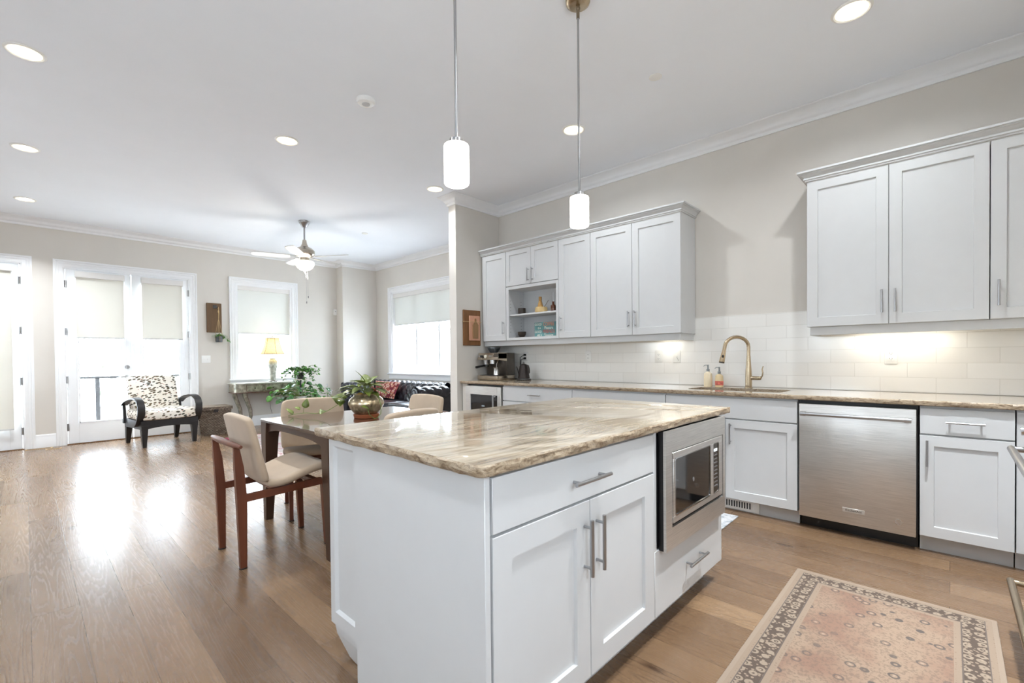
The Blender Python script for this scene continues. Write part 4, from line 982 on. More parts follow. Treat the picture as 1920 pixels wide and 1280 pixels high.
# arched aprons
def apron(M, u0, u1, parent):
    n = 14; b = MB(); top = []; bot = []
    for i in range(n+1):
        s = i/n; u = u0+(u1-u0)*s; z = .645+.045*(1-(2*s-1)**4)**1.0*1.0; bot.append((u, z)); top.append((u, .7275))
    poly = top+bot[::-1]
    b.rings([[(u, w, z) for u, z in poly] for w in (-.045, -.018)], M)
    return b.build('apron', table_leg_m, parent)
apron(face(0, TY0, (1, 0), (0, -1)), TX0+.07, TX1-.07, t); apron(face(0, TY1, (1, 0), (0, 1)), TX0+.07, TX1-.07, t)
apron(face(TX0, 0, (0, 1), (-1, 0)), TY0+.07, TY1-.07, t); apron(face(TX1, 0, (0, 1), (1, 0)), TY0+.07, TY1-.07, t)
for cx, cy, sx, sy in ((TX0, TY0, 1, 1), (TX0, TY1, 1, -1), (TX1, TY0, -1, 1), (TX1, TY1, -1, -1)):
    def q(z, w, o): return [(cx+sx*o, cy+sy*o, z), (cx+sx*(o+w), cy+sy*o, z), (cx+sx*(o+w), cy+sy*(o+w), z), (cx+sx*o, cy+sy*(o+w), z)]
    MB().rings([q(.7275, .105, .002), q(.62, .092, .002), q(.0, .050, .010)]).build('leg', table_leg_m, t)

def make_chair(label, loc, rz):
    t = thing('dining_chair', label, 'chair', loc, rz, 'beige dining chairs round the table')
    prof = [(.018, .868), (.024, .845), (.034, .80), (.052, .70), (.072, .60), (.094, .51), (.122, .462), (.175, .446), (.25, .458), (.34, .492), (.42, .512), (.485, .507), (.525, .482)]
    half = [.205, .236, .246, .250, .252, .250, .244, .240, .243, .250, .254, .250, .205]
    curve = [.010, .010, .012, .016, .020, .020, .012, .006, .004, .004, .004, .006, .006]
    rows = []
    n = 9
    for (x, z), h, cv in zip(prof, half, curve):
        row = []
        for j in range(n):
            s = -1+2*j/(n-1); up_ = cv*(s*s)
            back = z > .5 and x < .11
            row.append((x+(up_ if back else 0)-(0 if back else .0), h*math.copysign(abs(s)**.85, s), z+(0 if back else up_)-( .014*s*s if z > .85 else 0)))
        rows.append(row)
    rows_s = rows
    MB().grid(rows_s[:7]).build('backrest', fabric, t, local=True, solid=.040, sub=2, recalc=True)
    MB().grid(rows_s[6:]).build('seat', fabric, t, local=True, solid=.052, sub=2, recalc=True)
    for s in (-1, 1):
        y = .205*s; b = MB()
        def sq(x, yy, z, a, c): return [(x-a, yy-c, z), (x+a, yy-c, z), (x+a, yy+c, z), (x-a, yy+c, z)]
        b.rings([sq(-.005, y, 0.006, .017, .014), sq(-.010, y, .40, .026, .018), sq(-.022, y*1.02, .58, .023, .017), sq(-.035, y*1.05, .695, .014, .012)])
        lg = b.build('rear_leg', walnut, t, local=True)
        MB().cyl((-.005, y, 0), (-.005, y, .006), .022).build('glide', black, lg, local=True)
        b = MB(); b.rings([sq(.485, y, .006, .015, .013), sq(.470, y, .425, .022, .017)])
        lg = b.build('front_leg', walnut, t, local=True)
        MB().cyl((.485, y, 0), (.485, y, .006), .020).build('glide', black, lg, local=True)
        MB().hexa([(.014, y-.012, .378), (.449, y-.012, .392), (.449, y+.012, .392), (.014, y+.012, .378)], [(.014, y-.012, .420), (.449, y-.012, .436), (.449, y+.012, .436), (.014, y+.012, .420)]).build('side_rail', walnut, t, local=True)
    pts = [(-.038+.0*1, s*.285, .706) for s in (-1, -.7, -.35, 0, .35, .7, 1)]
    MB().tube([(-.030-.008*(1-(p[1]/.285)**2), p[1], p[2]) for p in pts], [.010, .017, .019, .019, .019, .017, .010], 12, flat=.8).build('back_bar', walnut, t, local=True)
    MB().box(.19, .23, -.193, .193, .385, .418, None, .002).box(.40, .435, -.193, .193, .40, .432, None, .002).build('cross_rail', walnut, t, local=True)
    return t
ch = make_chair('beige dining chair at the open end of the table showing its walnut frame', (.845, 3.135, 0), 0)
dup(ch, (1.675, 3.935, 0), R(-107), 'beige dining chair on the window side of the table under the trailing vine')
dup(ch, (2.52, 3.42, 0), R(180), 'beige dining chair at the sofa end of the table')
dup(ch, (1.70, 2.445, 0), R(101), 'beige dining chair tucked behind the island with only its top edge showing')

# ---------------------------------------------------------------- potted pothos
vx, vy = 1.760, 3.185
t = thing('potted_pothos', 'pothos in a round antique gold pot standing on the dining table', 'potted plant', (vx, vy, .750))
MB().lathe([(.078, 0), (.088, .002), (.094, .026), (.090, .030), (0, .030)], (vx, vy, .7505), 30).build('saucer', mat('terracotta', (150, 82, 48), .5), t)
m, nt, bb = new_mat('mercury_gold'); N = NT(nt)
N.l(N.ramp(N.noise(N.map((1, 1, .5)), 14, 5, .7), ((.35, lin((112, 98, 76))), (.5, lin((196, 176, 142))), (.65, lin((232, 218, 192))))), bb.inputs['Base Color'])
bb.inputs['Metallic'].default_value = .75; bb.inputs['Roughness'].default_value = .28
MB().lathe([(.070, .0), (.085, .004), (.112, .035), (.128, .070), (.129, .085), (.118, .112), (.092, .132), (.088, .142), (.096, .150), (.090, .150), (.082, .140), (0, .130)], (vx, vy, .7805), 36).build('pot', m, t)
b = MB(); rr = random.Random(5); SB = MB()
top = (vx, vy, .925)
spec = [(-.75, .25, .55, .17, .075), (-.9, -.05, .25, .17, .07), (-.6, .5, .35, .16, .07), (-.25, -.5, .8, .16, .07), (.15, .3, 1.0, .15, .07), (.55, -.3, .75, .15, .065), (.75, .25, .5, .14, .065), (.85, -.5, .15, .14, .06), (.35, -.8, .2, .13, .06),
        (-.35, -.85, .15, .13, .06), (-.8, -.5, .4, .15, .07), (.2, .8, .4, .14, .06), (-.1, .05, 1.1, .12, .06), (.95, .05, .3, .13, .06), (.6, .6, .2, .12, .055), (-.95, .35, -.05, .14, .06)]
spec += [(-.5, .8, .2, .13, .06), (.4, .1, 1.2, .13, .065), (-.5, -.2, 1.0, .15, .07), (.1, -.6, .6, .14, .065), (-.15, .6, .9, .14, .065), (.7, .05, .75, .13, .06), (-.3, -.3, .45, .15, .07), (.3, .5, .55, .13, .06), (.05, -.95, .0, .12, .06)]
for dx, dy, dz, L, w in spec:
    st_ = Vector(top); d = Vector((dx, dy, dz)).normalized(); mid = st_+d*.06+Vector((0, 0, .02)); SB.tube([st_, st_+d*.03+Vector((0, 0, .015)), mid], .0022, 5)
    leaf(b, mid, (dx, dy, dz*.35), (0, 0, 1), L*.95, w*1.1, cup=.25, droop=.35)
vine = [(vx-.05, vy+.05, .94), (vx-.10, vy+.09, .915), (vx-.14, vy+.16, .85), (vx-.19, vy+.25, .795), (vx-.235, vy+.34, .775), (vx-.27, vy+.42, .778), (vx-.30, vy+.48, .772), (vx-.335, vy+.52, .762), (vx-.36, vy+.545, .756)]
SB.tube(vine, .0026, 6)
vine2 = [(vx+.02, vy-.09, .93), (vx+.025, vy-.135, .90), (vx+.035, vy-.15, .85), (vx+.03, vy-.155, .79), (vx+.0, vy-.16, .762), (vx-.03, vy-.165, .757), (vx-.06, vy-.15, .79), (vx-.07, vy-.145, .83)]
SB.tube(vine2, .0028, 6)
for p, d, L, w, k_ in (((vx-.335, vy+.52, .764), (-.5, .6, .9), .075, .042, 0), ((vx-.30, vy+.48, .774), (.1, .1, .8), .045, .002, 1), ((vx-.275, vy+.44, .815), (.2, -.1, 1), .075, .055, 0), ((vx-.30, vy+.47, .80), (-.6, .2, .5), .045, .045, 0),
                       ((vx-.20, vy+.27, .80), (-.5, -.55, -.02), .085, .055, 0), ((vx-.17, vy+.22, .82), (.1, .2, 1), .0, .0, 1), ((vx-.14, vy+.16, .85), (-.4, .2, .8), .085, .06, 0), ((vx-.10, vy+.10, .90), (-.9, .1, .2), .115, .08, 0), ((vx-.06, vy-.15, .825), (-.4, -.1, .25), .075, .06, 0),
                       ((vx-.13, vy+.13, .885), (-.4, -.6, -.3), .08, .06, 0)):
    if L and w > .01: leaf(b, p, d, (0, -.5, 1), L, w, cup=.3, droop=.2)
SB.tube([(vx-.285, vy+.45, .775), (vx-.28, vy+.445, .82)], .0018, 5)
b.build('foliage', green, t, solid=.0008)
SB.build('vine_stem', stemm, t)
MB().ball((vx-.06, vy-.02, .925), .022, sz=.8).build('pebble', mat('gold_stone', (206, 164, 82), .4, .4), t)
t = thing('bird_pick', 'small black and red bird ornament stuck in the pothos pot', 'ornament', (vx+.045, vy-.03, .93))
MB().tube([(vx+.045, vy-.03, .90), (vx+.05, vy-.035, 1.0)], .0018, 5).build('stick', black, t)
b = MB(); P = [(0, 0), (.012, .018), (.016, .045), (.006, .075), (-.006, .080), (-.016, .05), (-.014, .02)]
MBd = Matrix.Translation((vx+.052, vy-.036, .955)) @ Matrix.Rotation(R(45), 4, 'Z') @ Matrix.Rotation(R(90), 4, 'X')
MB().rings([[(x*s, y, w) for x, y in P] for w, s in ((-.006, .6), (0, 1), (.006, .6))], MBd).build('body', black, t)
MB().rings([[(x, y, w) for x, y in ((-.022, .0), (.018, -.012), (.026, -.004), (-.008, .020))] for w in (-.004, .004)], MBd).build('wing', mat('red_paint', (190, 60, 50), .5), t)

# ---------------------------------------------------------------- armchair
def leaf_fabric():
    m, nt, b = new_mat('leaf_print_fabric'); N = NT(nt)
    warp = N.map((1, 1, 1), rot=(.35, .25, .3))
    def cells(scale, seedloc, r0, r1, stretch):
        v = N.voro(N.map(stretch, loc=seedloc, src=warp), scale, rnd=.8)
        return N.ramp(v, ((r0, (1,)*3), (r1, (0,)*3)))
    l1 = cells(18, (0, 0, 0), .36, .41, (1, 1, 2.0)); r_ = cells(26, (3.3, 1.2, 2.2), .13, .17, (1, 1, 1))
    hue = N.noise(N.coord(), 9, 1)
    lc = N.ramp(hue, ((.35, lin((74, 74, 66))), (.6, lin((104, 88, 64)))))
    base = N.ramp(N.noise(N.coord(), 4, 2), ((.35, lin((226, 217, 202))), (.7, lin((238, 234, 226)))))
    c = N.mix(r_, base, lin((168, 64, 50))); c = N.mix(l1, c, lc)
    N.l(c, b.inputs['Base Color']); b.inputs['Roughness'].default_value = .9
    N.l(N.bump(N.noise(N.coord(), 500, 2), .2, .002), b.inputs['Normal']); return m
leaff = leaf_fabric()
ac = thing('armchair', 'black bentwood armchair with leaf print cushions before the french doors', 'armchair', (1.36, 8.36, 0), R(8))
b = MB()
for sx in (-1, 1):
    for sy, hh in ((-1, .30), (1, .30)):
        x, y = .30*sx, .31*sy; w0, w1 = .022, .040
        y0_ = y+(.06 if sy > 0 else -.0)
        MB().rings([[(x-w0, y0_-w0, 0), (x+w0, y0_-w0, 0), (x+w0, y0_+w0, 0), (x-w0, y0_+w0, 0)], [(x-w1, y-w1, hh), (x+w1, y-w1, hh), (x+w1, y+w1, hh), (x-w1, y+w1, hh)]]).build('leg', blacklac, ac, local=True)
def arch(w):
    n = 12; return [(-.34+.68*i/n, w, .30-.0-.06+.035*(1-(2*i/n-1)**2)) for i in range(n+1)]
b = MB(); a0 = arch(0)
poly = [(x, z) for x, _, z in a0]+[(.34, .365), (-.34, .365)]
b.rings([[(x, y, z) for x, z in poly] for y in (-.345, -.315)]); b.rings([[(x, y, z) for x, z in poly] for y in (.315, .345)])
b.box(-.34, -.31, -.315, .315, .25, .365).box(.31, .34, -.315, .315, .25, .365); b.build('seat_frame', blacklac, ac, local=True)
def cushion(M, lx, ly, lz, parent, name, m):
    b = MB(); n = 8; rows = []
    bm = b.bm; bmesh.ops.create_cube(bm, size=1); bmesh.ops.subdivide_edges(bm, edges=bm.edges[:], cuts=5, use_grid_fill=True)
    for v in bm.verts:
        x, y, z = v.co*2; e = (1-abs(x)**4*.5)*(1-abs(y)**4*.5)
        v.co = Vector((x*lx/2*(1-.03*abs(z)), y*ly/2*(1-.03*abs(z)), z*lz/2*(.72+.28*(1-x*x*.7)*(1-y*y*.7))*(1 if True else e)))
    bm.transform(M)
    return b.build(name, m, parent, local=True, sub=1)
cushion(Matrix.Translation((0, -.03, .435)), .68, .68, .17, ac, 'seat_cushion', leaff)
cushion(Matrix.Translation((0, .315, .70)) @ Matrix.Rotation(R(72), 4, 'X'), .60, .56, .15, ac, 'back_cushion', leaff)
for sx in (-1, 1):
    path = [(.34, .56), (.22, .615), (.05, .655), (-.12, .675), (-.24, .668), (-.33, .63), (-.375, .56), (-.37, .48), (-.335, .40), (-.28, .335), (-.22, .30)]
    n = len(path); up_o = []; 
    b = MB(); rings = []
    for i, (y, z) in enumerate(path):
        a_, c_ = path[max(i-1, 0)], path[min(i+1, n-1)]; d = Vector((c_[0]-a_[0], c_[1]-a_[1])).normalized(); nn = Vector((-d.y, d.x))*.011
        xc = .345*sx; hw = .042
        rings.append([(xc-hw, y-nn.x, z-nn.y), (xc+hw, y-nn.x, z-nn.y), (xc+hw, y+nn.x, z+nn.y), (xc-hw, y+nn.x, z+nn.y)])
    b.rings(rings).build('arm', blacklac, ac, local=True)
    MB().hexa([(sx*.345-.02, .30, .30), (sx*.345+.02, .30, .30), (sx*.345+.02, .345, .30), (sx*.345-.02, .345, .30)], [(sx*.345-.016, .345, .62), (sx*.345+.016, .345, .62), (sx*.345+.016, .375, .62), (sx*.345-.016, .375, .62)]).build('back_post', blacklac, ac, local=True)

# ---------------------------------------------------------------- wicker trunk
def wicker_mat():
    m, nt, b = new_mat('grey_wicker'); N = NT(nt); x, y, z = N.sep(N.coord())
    br = N.n('ShaderNodeTexBrick'); br.inputs['Scale'].default_value = 1; br.inputs['Brick Width'].default_value = .042; br.inputs['Row Height'].default_value = .020; br.inputs['Mortar Size'].default_value = .003
    br.inputs['Color1'].default_value = (*lin((108, 92, 78)), 1); br.inputs['Color2'].default_value = (*lin((148, 134, 118)), 1); br.inputs['Mortar'].default_value = (*lin((50, 42, 36)), 1)
    N.l(N.comb(N.math('ADD', x, y), z, 0), br.inputs['Vector']); N.l(br.outputs['Color'], b.inputs['Base Color']); b.inputs['Roughness'].default_value = .7
    N.l(N.bump(br.outputs['Fac'], -.8, .006), b.inputs['Normal']); return m
wick = wicker_mat()
t = thing('wicker_trunk', 'grey brown woven wicker trunk beside the leaf print armchair', 'basket', (2.17, 8.70, 0))
MB().rings([[(x, y, z) for x, y in rrect(1.84+i, 2.31-i, 8.50+i, 8.90-i, .02, 3)] for z, i in ((0, .045), (.40, .0))]).build('body', wick, t)
ld = MB().rings([[(x, y, z) for x, y in rrect(1.825+i, 2.325-i, 8.485+i, 8.915-i, .02, 3)] for z, i in ((.401, 0), (.445, 0), (.452, .01))]).build('lid', wick, t)
MB().box(2.05, 2.11, 8.475, 8.484, .36, .41, None, .002).build('latch', blacklac, t)

# ---------------------------------------------------------------- console table
silver = mat('antique_mirror', (158, 154, 138), .3, .55, var=.3, scale=16)
ctop = mat('silver_leaf_top', (196, 194, 184), .3, .35, var=.12, scale=10)
rustw = wood_mat('red_brown_edge', (96, 66, 54), .4, (20, 20, 4), .3)
t = thing('console_table', 'antiqued silver console table with curved legs under the sash window', 'console table', (3.03, 8.93, 0))
def cpoly(o=0):
    L = []
    for a in range(0, 91, 15): L.append((2.56-.13*math.cos(R(a))-o, 8.875-.135*math.sin(R(a))-o))
    L += [(3.50+.13*math.cos(R(a))+o, 8.875-.135*math.sin(R(a))-o) for a in range(90, -1, -15)]
    return L+[(3.63+o, 9.10), (2.43-o, 9.10)]
MB().prism(cpoly(.018), .775, .795).build('tabletop', ctop, t)
bd = MB().prism(cpoly(), .625, .7745).build('frame', silver, t)
MB().rings([[(x, y, z) for x, y in cpoly(.006)] for z in (.622, .636)]).build('lower_molding', rustw, bd)
MC = face(0, 8.74, (1, 0), (0, -1))
for a, c in ((2.60, 2.86), (2.89, 3.16), (3.19, 3.45)):
    d = MB().box(a, c, 0, .010, .648, .762, MC, .002).build('drawer', silver, t)
    b = MB()
    for q in ((a, c, .648, .654), (a, c, .756, .762), (a, a+.006, .654, .756), (c-.006, c, .654, .756)): b.box(q[0], q[1], .010, .014, q[2], q[3], MC)
    b.build('molding', rustw, d)
    MB().ball(MC @ Vector(((a+c)/2, .022, .703)), .012).build('knob', mat('dark_knob', (60, 50, 44), .4, .5), d)
def cab_leg(x, y, dx, dy):
    P = [(0, .62), (.015, .55), (.05, .45), (.09, .33), (.10, .22), (.075, .10), (.05, .03), (.045, 0)]; W_ = [.030, .030, .027, .024, .020, .017, .020, .026]
    b = MB(); b.rings([[(x+dx*o-w, y+dy*o-w, z), (x+dx*o+w, y+dy*o-w, z), (x+dx*o+w, y+dy*o+w, z), (x+dx*o-w, y+dy*o+w, z)] for (o, z), w in zip(P, W_)])
    lg = b.build('leg', silver, t, angle=60)
    MB().rings([[(x+dx*o+w-.004, y+dy*o-w-.002, z), (x+dx*o+w+.003, y+dy*o-w-.002, z), (x+dx*o+w+.003, y+dy*o+w*.3, z), (x+dx*o+w-.004, y+dy*o+w*.3, z)] for (o, z), w in zip(P, W_)]).build('edge_band', rustw, lg)
for x, y, dx, dy in ((2.575, 8.775, 1, .15), (2.465, 8.95, 1, .0), (3.485, 8.775, -1, .15), (3.595, 8.95, -1, 0)): cab_leg(x, y, dx, dy)
# lamp on it
lx, ly = 3.09, 8.92
t = thing('table_lamp', 'lit table lamp with pale bell shade and ceramic vase base', 'lamp', (lx, ly, .795))
b = MB().lathe([(.075, .012), (.078, .018), (.070, .024), (.055, .026)], (lx, ly, .795), 24)
for a in (45, 135, 225, 315): b.ball((lx+.062*math.cos(R(a)), ly+.062*math.sin(R(a)), .805), .012, sz=.8)
b.build('foot', mat('pewter', (140, 134, 126), .4, .6), t)
m, nt, bb = new_mat('crackle_ceramic'); N = NT(nt)
z_ = N.sep(N.coord())[2]
N.l(N.mix(N.ramp(z_, ((.30, (0,)*3), (.36, (1,)*3))), N.ramp(N.noise(N.coord(), 18, 4), ((.4, lin((150, 152, 140))), (.6, lin((196, 196, 184))))), N.ramp(N.noise(N.coord(), 12, 2), ((.4, lin((178, 158, 104))), (.6, lin((206, 194, 160)))))), bb.inputs['Base Color']); bb.inputs['Roughness'].default_value = .25
MB().lathe([(.045, .026), (.052, .04), (.050, .09), (.062, .20), (.078, .31), (.080, .35), (.070, .385), (.052, .40), (.054, .415), (.060, .42), (.058, .426), (0, .426)], (lx, ly, .795), 28).build('vase_body', m, t)
MB().cyl((lx, ly, 1.221), (lx, ly, 1.61), .004, n=8).build('stem', champ, t)
MB().lathe([(.0, 0), (.012, .004), (.014, .014), (.006, .024), (0, .034)], (lx, ly, 1.598), 12).build('finial', champ, t)
def lampshade():
    m = bpy.data.materials.new('lamp_shade_fabric'); m.use_nodes = True; nt = m.node_tree; N = NT(nt); nt.nodes.remove(nt.nodes['Principled BSDF'])
    a = N.n('ShaderNodeBsdfTranslucent'); d = N.n('ShaderNodeBsdfDiffuse'); col = N.ramp(N.noise(N.map((60, 60, 60)), 1, 2), ((.3, lin((226, 212, 176))), (.7, lin((238, 228, 200)))))
    N.l(col, a.inputs[0]); N.l(col, d.inputs[0]); x = N.n('ShaderNodeMixShader'); x.inputs[0].default_value = .5
    N.l(a.outputs[0], x.inputs[1]); N.l(d.outputs[0], x.inputs[2]); N.l(x.outputs[0], nt.nodes['Material Output'].inputs[0]); return m
prof = [(.202, 1.292), (.185, 1.32), (.160, 1.38), (.138, 1.45), (.120, 1.52), (.108, 1.585)]
sh = MB().rings([[(lx+r*(1-.012*abs(math.cos(3*a_)))*math.cos(a_), ly+r*(1-.012*abs(math.cos(3*a_)))*math.sin(a_), z) for a_ in [2*math.pi*k/48 for k in range(48)]] for r, z in prof], None, False).build('lamp_shade', lampshade(), t, solid=.001)
b = MB()
for k in range(6):
    a_ = R(30+60*k); b.tube([(lx+(r+.001)*math.cos(a_), ly+(r+.001)*math.sin(a_), z) for r, z in prof], .0032, 6)
for r, z in (prof[0], prof[-1]): b.tube([(lx+r*math.cos(2*math.pi*k/32), ly+r*math.sin(2*math.pi*k/32), z) for k in range(32)], .004, 6, closed=True)
b.build('shade_trim', mat('shade_braid', (168, 142, 96), .7), sh)
l = bpy.data.lights.new('bulb', 'POINT'); l.energy = 3.2; l.color = (1, .95, .86); l.shadow_soft_size = .035
o = bpy.data.objects.new('bulb', l); C.objects.link(o); o.parent = t; o.location = (0, 0, .64)
t = thing('lamp_cord', 'thin brown lamp cord hanging behind the console to the floor', 'cord', (3.08, 9.12, .79))
MB().tube([(3.08, 9.118, .785), (3.085, 9.12, .62), (3.10, 9.122, .45), (3.11, 9.12, .30), (3.135, 9.115, .20)], .003, 6).build('cable', mat('brown_cable', (92, 78, 70), .5), t)

# ---------------------------------------------------------------- plant stand with two plants
sx_, sy_ = 3.30, 8.22
t = thing('plant_stand', 'slim dark two tier plant stand before the console table end', 'plant stand', (sx_, sy_, 0))
MB().lathe([(.10, .838), (.105, .842), (.105, .850), (.0, .850)], (sx_, sy_, 0), 28).build('top_plate', mat('pale_plate', (216, 206, 190), .5), t)
MB().lathe([(.13, .40), (.135, .404), (.135, .412), (0, .412)], (sx_, sy_+.0, 0), 28).build('lower_shelf', blacklac, t)
MB().cyl((sx_, sy_, 0.03), (sx_, sy_, .84), .012).build('pole', blacklac, t)
for k in range(3):
    a = R(90+120*k); MB().tube([(sx_, sy_, .10), (sx_+.08*math.cos(a), sy_+.08*math.sin(a), .06), (sx_+.16*math.cos(a), sy_+.16*math.sin(a), .008)], .008, 8).build('foot', blacklac, t)
def plant(name, label, x, y, z, r, h, potm, leafs, seed, spread, hh, hl, lsz, mats, kind, n):
    t = thing(name, label, 'potted plant', (x, y, z)); rr = random.Random(seed)
    MB().lathe([(r*.8, 0), (r*.85, .003), (r, h*.9), (r*1.05, h*.9), (r*1.05, h), (r*.95, h), (r*.9, h*.85), (0, h*.82)], (x, y, z+.0005), 22).build('pot', potm, t)
    SB = MB(); B = [MB() for _ in mats]
    for k in range(n):
        a = rr.uniform(0, 2*math.pi); s = spread*(.3+.7*rr.random()); top_ = z+h+hh*rr.uniform(.3, 1); end = z+h-hl*rr.uniform(-.3, 1)
        P = [Vector((x, y, z+h*.85)), Vector((x+.4*s*math.cos(a), y+.4*s*math.sin(a), top_)), Vector((x+.8*s*math.cos(a), y+.8*s*math.sin(a), (top_+end)/2+.03)), Vector((x+s*math.cos(a), y+s*math.sin(a), end))]
        P2 = []
        for i in range(9):
            u = i/8; q = (P[0]*(1-u)**3+P[1]*3*u*(1-u)**2+P[2]*3*u*u*(1-u)+P[3]*u**3); P2.append(q)
        SB.tube(P2, .0016, 4)
        for i in range(2, 9):
            for _ in range(leafs):
                q = P2[i]; d = Vector((rr.gauss(0, 1), rr.gauss(0, 1), rr.gauss(0, .5))).normalized(); L = lsz*rr.uniform(.7, 1.2)
                leaf(rr.choice(B), q, d, (rr.gauss(0, .3), rr.gauss(0, .3), 1), L, L*.8, cup=.3, droop=.3, kind=kind)
    for i, (bb_, m) in enumerate(zip(B, mats)): bb_.build('foliage', m, t, solid=.0005)
    SB.build('stem', stemm, t); return t
plant('trailing_plant', 'small leaved trailing plant in a black pot on the stand top', sx_, sy_, .850, .062, .105, black, 2, 3, .37, .19, .16, .042, (green_d, green_l), 'round', 34)
plant('trailing_plant', 'broad leaved plant spilling from the lower tier of the stand', sx_+.0, sy_-.0, .0, .0, .0, stemm, 1, 8, .1, .1, .1, .1, (green_l,), 'heart', 0) if False else None
t2 = thing('broad_leaf_plant', 'broad leaved green plant growing from the lower tier of the stand', 'potted plant', (sx_-.0, sy_-.0, .412))
for i_, (ox, oy) in enumerate(((.0, -.0),)):
    MB().rings([[(sx_+r*math.cos(2*math.pi*k/24), sy_+r*math.sin(2*math.pi*k/24), z) for k in range(24)] for r, z in ((.085, .4125), (.09, .42), (.11, .55), (.112, .555), (.10, .555), (.095, .54), (.016, .535))], None, False).build('pot', mat('white_ceramic', (226, 224, 220), .3), t2)
rr = random.Random(12); B = MB(); B2 = MB(); SB = MB()
for k in range(120):
    a = rr.uniform(0, 2*math.pi); s = rr.uniform(.08, .46); z = rr.uniform(.56, .86)-(.12*s/.4)
    q = Vector((sx_+s*math.cos(a)*1.05, sy_+s*math.sin(a)*.8, z)); SB.tube([(sx_+.05*math.cos(a), sy_+.05*math.sin(a), .54), (sx_+.6*s*math.cos(a), sy_+.5*s*math.sin(a), z-.02), q], .0022, 5)
    L = rr.uniform(.06, .105); leaf(B if rr.random() < .5 else B2, q, (math.cos(a)+rr.gauss(0, .5), math.sin(a)+rr.gauss(0, .5), rr.uniform(-.7, .3)), (rr.gauss(0, .4), rr.gauss(0, .4), 1), L, L*.95, cup=.25, droop=.3, kind='round')
B.build('foliage', green_l, t2, solid=.0006); B2.build('foliage', green_d, t2, solid=.0006); SB.build('stem', stemm, t2)
t = thing('cut_flowers', 'small spray of pale flowers sticking out beside the plant stand', 'flowers', (3.52, 8.15, .0))
b = MB(); b2 = MB()
t.location = (3.72, 8.10, .0)
MB().lathe([(.06, 0), (.07, .01), (.075, .25), (.06, .40), (.05, .41), (.045, .38), (0, .30)], (3.72, 8.10, 0), 20).build('vase', mat('white_ceramic', (226, 224, 220), .3), t)
for k in range(12):
    e = Vector((3.72+rr.uniform(-.02, .10), 8.10+rr.uniform(-.08, .08), rr.uniform(.55, .74))); b.tube([(3.72, 8.10, .36), ((3.72+e.x)/2, 8.10, .52), e], .0016, 4)
    for _ in range(4): leaf(b2, e, (rr.gauss(0, 1), rr.gauss(0, 1), rr.gauss(0, 1)), (0, 0, 1), .03, .02, kind='oval')
b.build('stem', stemm, t); b2.build('petal', mat('petal_white', (236, 236, 240), .6), t)

# ---------------------------------------------------------------- leather sofa
so = thing('leather_sofa', 'black tufted leather sofa with rolled arms under the triple window', 'sofa', (4.65, 7.35, 0))
SY0_, SY1_ = 6.02, 8.66
def tufted(P, v0, v1, nu, nv, mapf, amp, cell):
    """P: profile polyline (a, z); mapf(v, a, z, off_a, off_z) -> point; diamond tufting across"""
    L = [0]
    for a, b_ in zip(P, P[1:]): L.append(L[-1]+math.dist(a, b_))
    rows = []
    for i in range(nu+1):
        s = L[-1]*i/nu; k = max(j for j in range(len(L)) if L[j] <= s+1e-9); k = min(k, len(P)-2); f = (s-L[k])/(L[k+1]-L[k])
        a = P[k][0]+(P[k+1][0]-P[k][0])*f; z = P[k][1]+(P[k+1][1]-P[k][1])*f; d = Vector((P[k+1][0]-P[k][0], P[k+1][1]-P[k][1])).normalized(); n_ = Vector((-d.y, d.x))
        row = []
        for j in range(nv+1):
            v = v0+(v1-v0)*j/nv; A, B_ = s/cell, (v-v0)/cell
            h = amp*(abs(math.sin(math.pi*(A+B_)/1.0))**.55*abs(math.sin(math.pi*(A-B_)/1.0))**.55)*(min(1, 6*i/nu, 6*(nu-i)/nu))
            row.append(mapf(v, a+n_.x*h, z+n_.y*h))
        rows.append(row)
    return rows
PB = [(4.70, .42), (4.745, .55), (4.775, .64), (4.80, .69), (4.84, .73), (4.90, .745), (4.96, .735), (5.02, .70), (5.05, .65), (5.05, .58)]
PB = [(a, z) for a, z in PB]
b = MB().grid(tufted(PB, 6.16, 8.52, 46, 150, lambda v, a, z: (a, v, z), .034, .165)); b.build('back', leather, so, recalc=True, angle=80)
MB().box(4.80, 5.05, 6.16, 8.52, .09, .60).build('back_frame', leather, so)
for s, yc in ((1, SY0_+.13), (-1, SY1_-.13)):
    # rolled arm: profile in (y, z), swept along x
    PA = [(yc+s*.14, .42), (yc+s*.11, .56), (yc+s*.10, .62), (yc+s*.075, .68), (yc+s*.02, .715), (yc-s*.05, .715), (yc-s*.10, .68), (yc-s*.115, .62), (yc-s*.10, .56), (yc-s*.07, .53)]
    PAr = PA if s < 0 else PA
    rows = tufted(PA, 4.235, 4.84, 34, 44, lambda v, a, z: (v, a, z), .026*(-1 if s > 0 else 1)*-1*-1, .165)
    MB().grid(rows).build('arm', leather, so, angle=80)
    n_ = 20; cyy, czz = yc-s*.005, .615
    MB().box(4.25, 5.05, min(yc-s*.07, yc+s*.12), max(yc-s*.07, yc+s*.12), .09, .60, None, .01, 2).build('arm_frame', leather, so)
    MB().lathe([(.0, .035), (.045, .030), (.062, .022), (.075, .026), (.100, .018), (.104, 0), (.104, -.02)], n=26, M=Matrix.Translation((4.245, cyy, czz)) @ Matrix.Rotation(R(-90), 4, 'Y')).build('scroll', leather, so)
MB().box(4.27, 4.80, 6.29, 8.39, .09, .30, None, .01, 2).build('seat_frame', leather, so)
for k in range(3):
    y = 6.29+.70*k
    MQ = Matrix.Translation((4.53, y+.35, .37))
    o = cushion(Matrix.Translation((4.505-4.65, y+.35-7.35, .375)), .56, .69, .15, so, 'seat_cushion', leather)
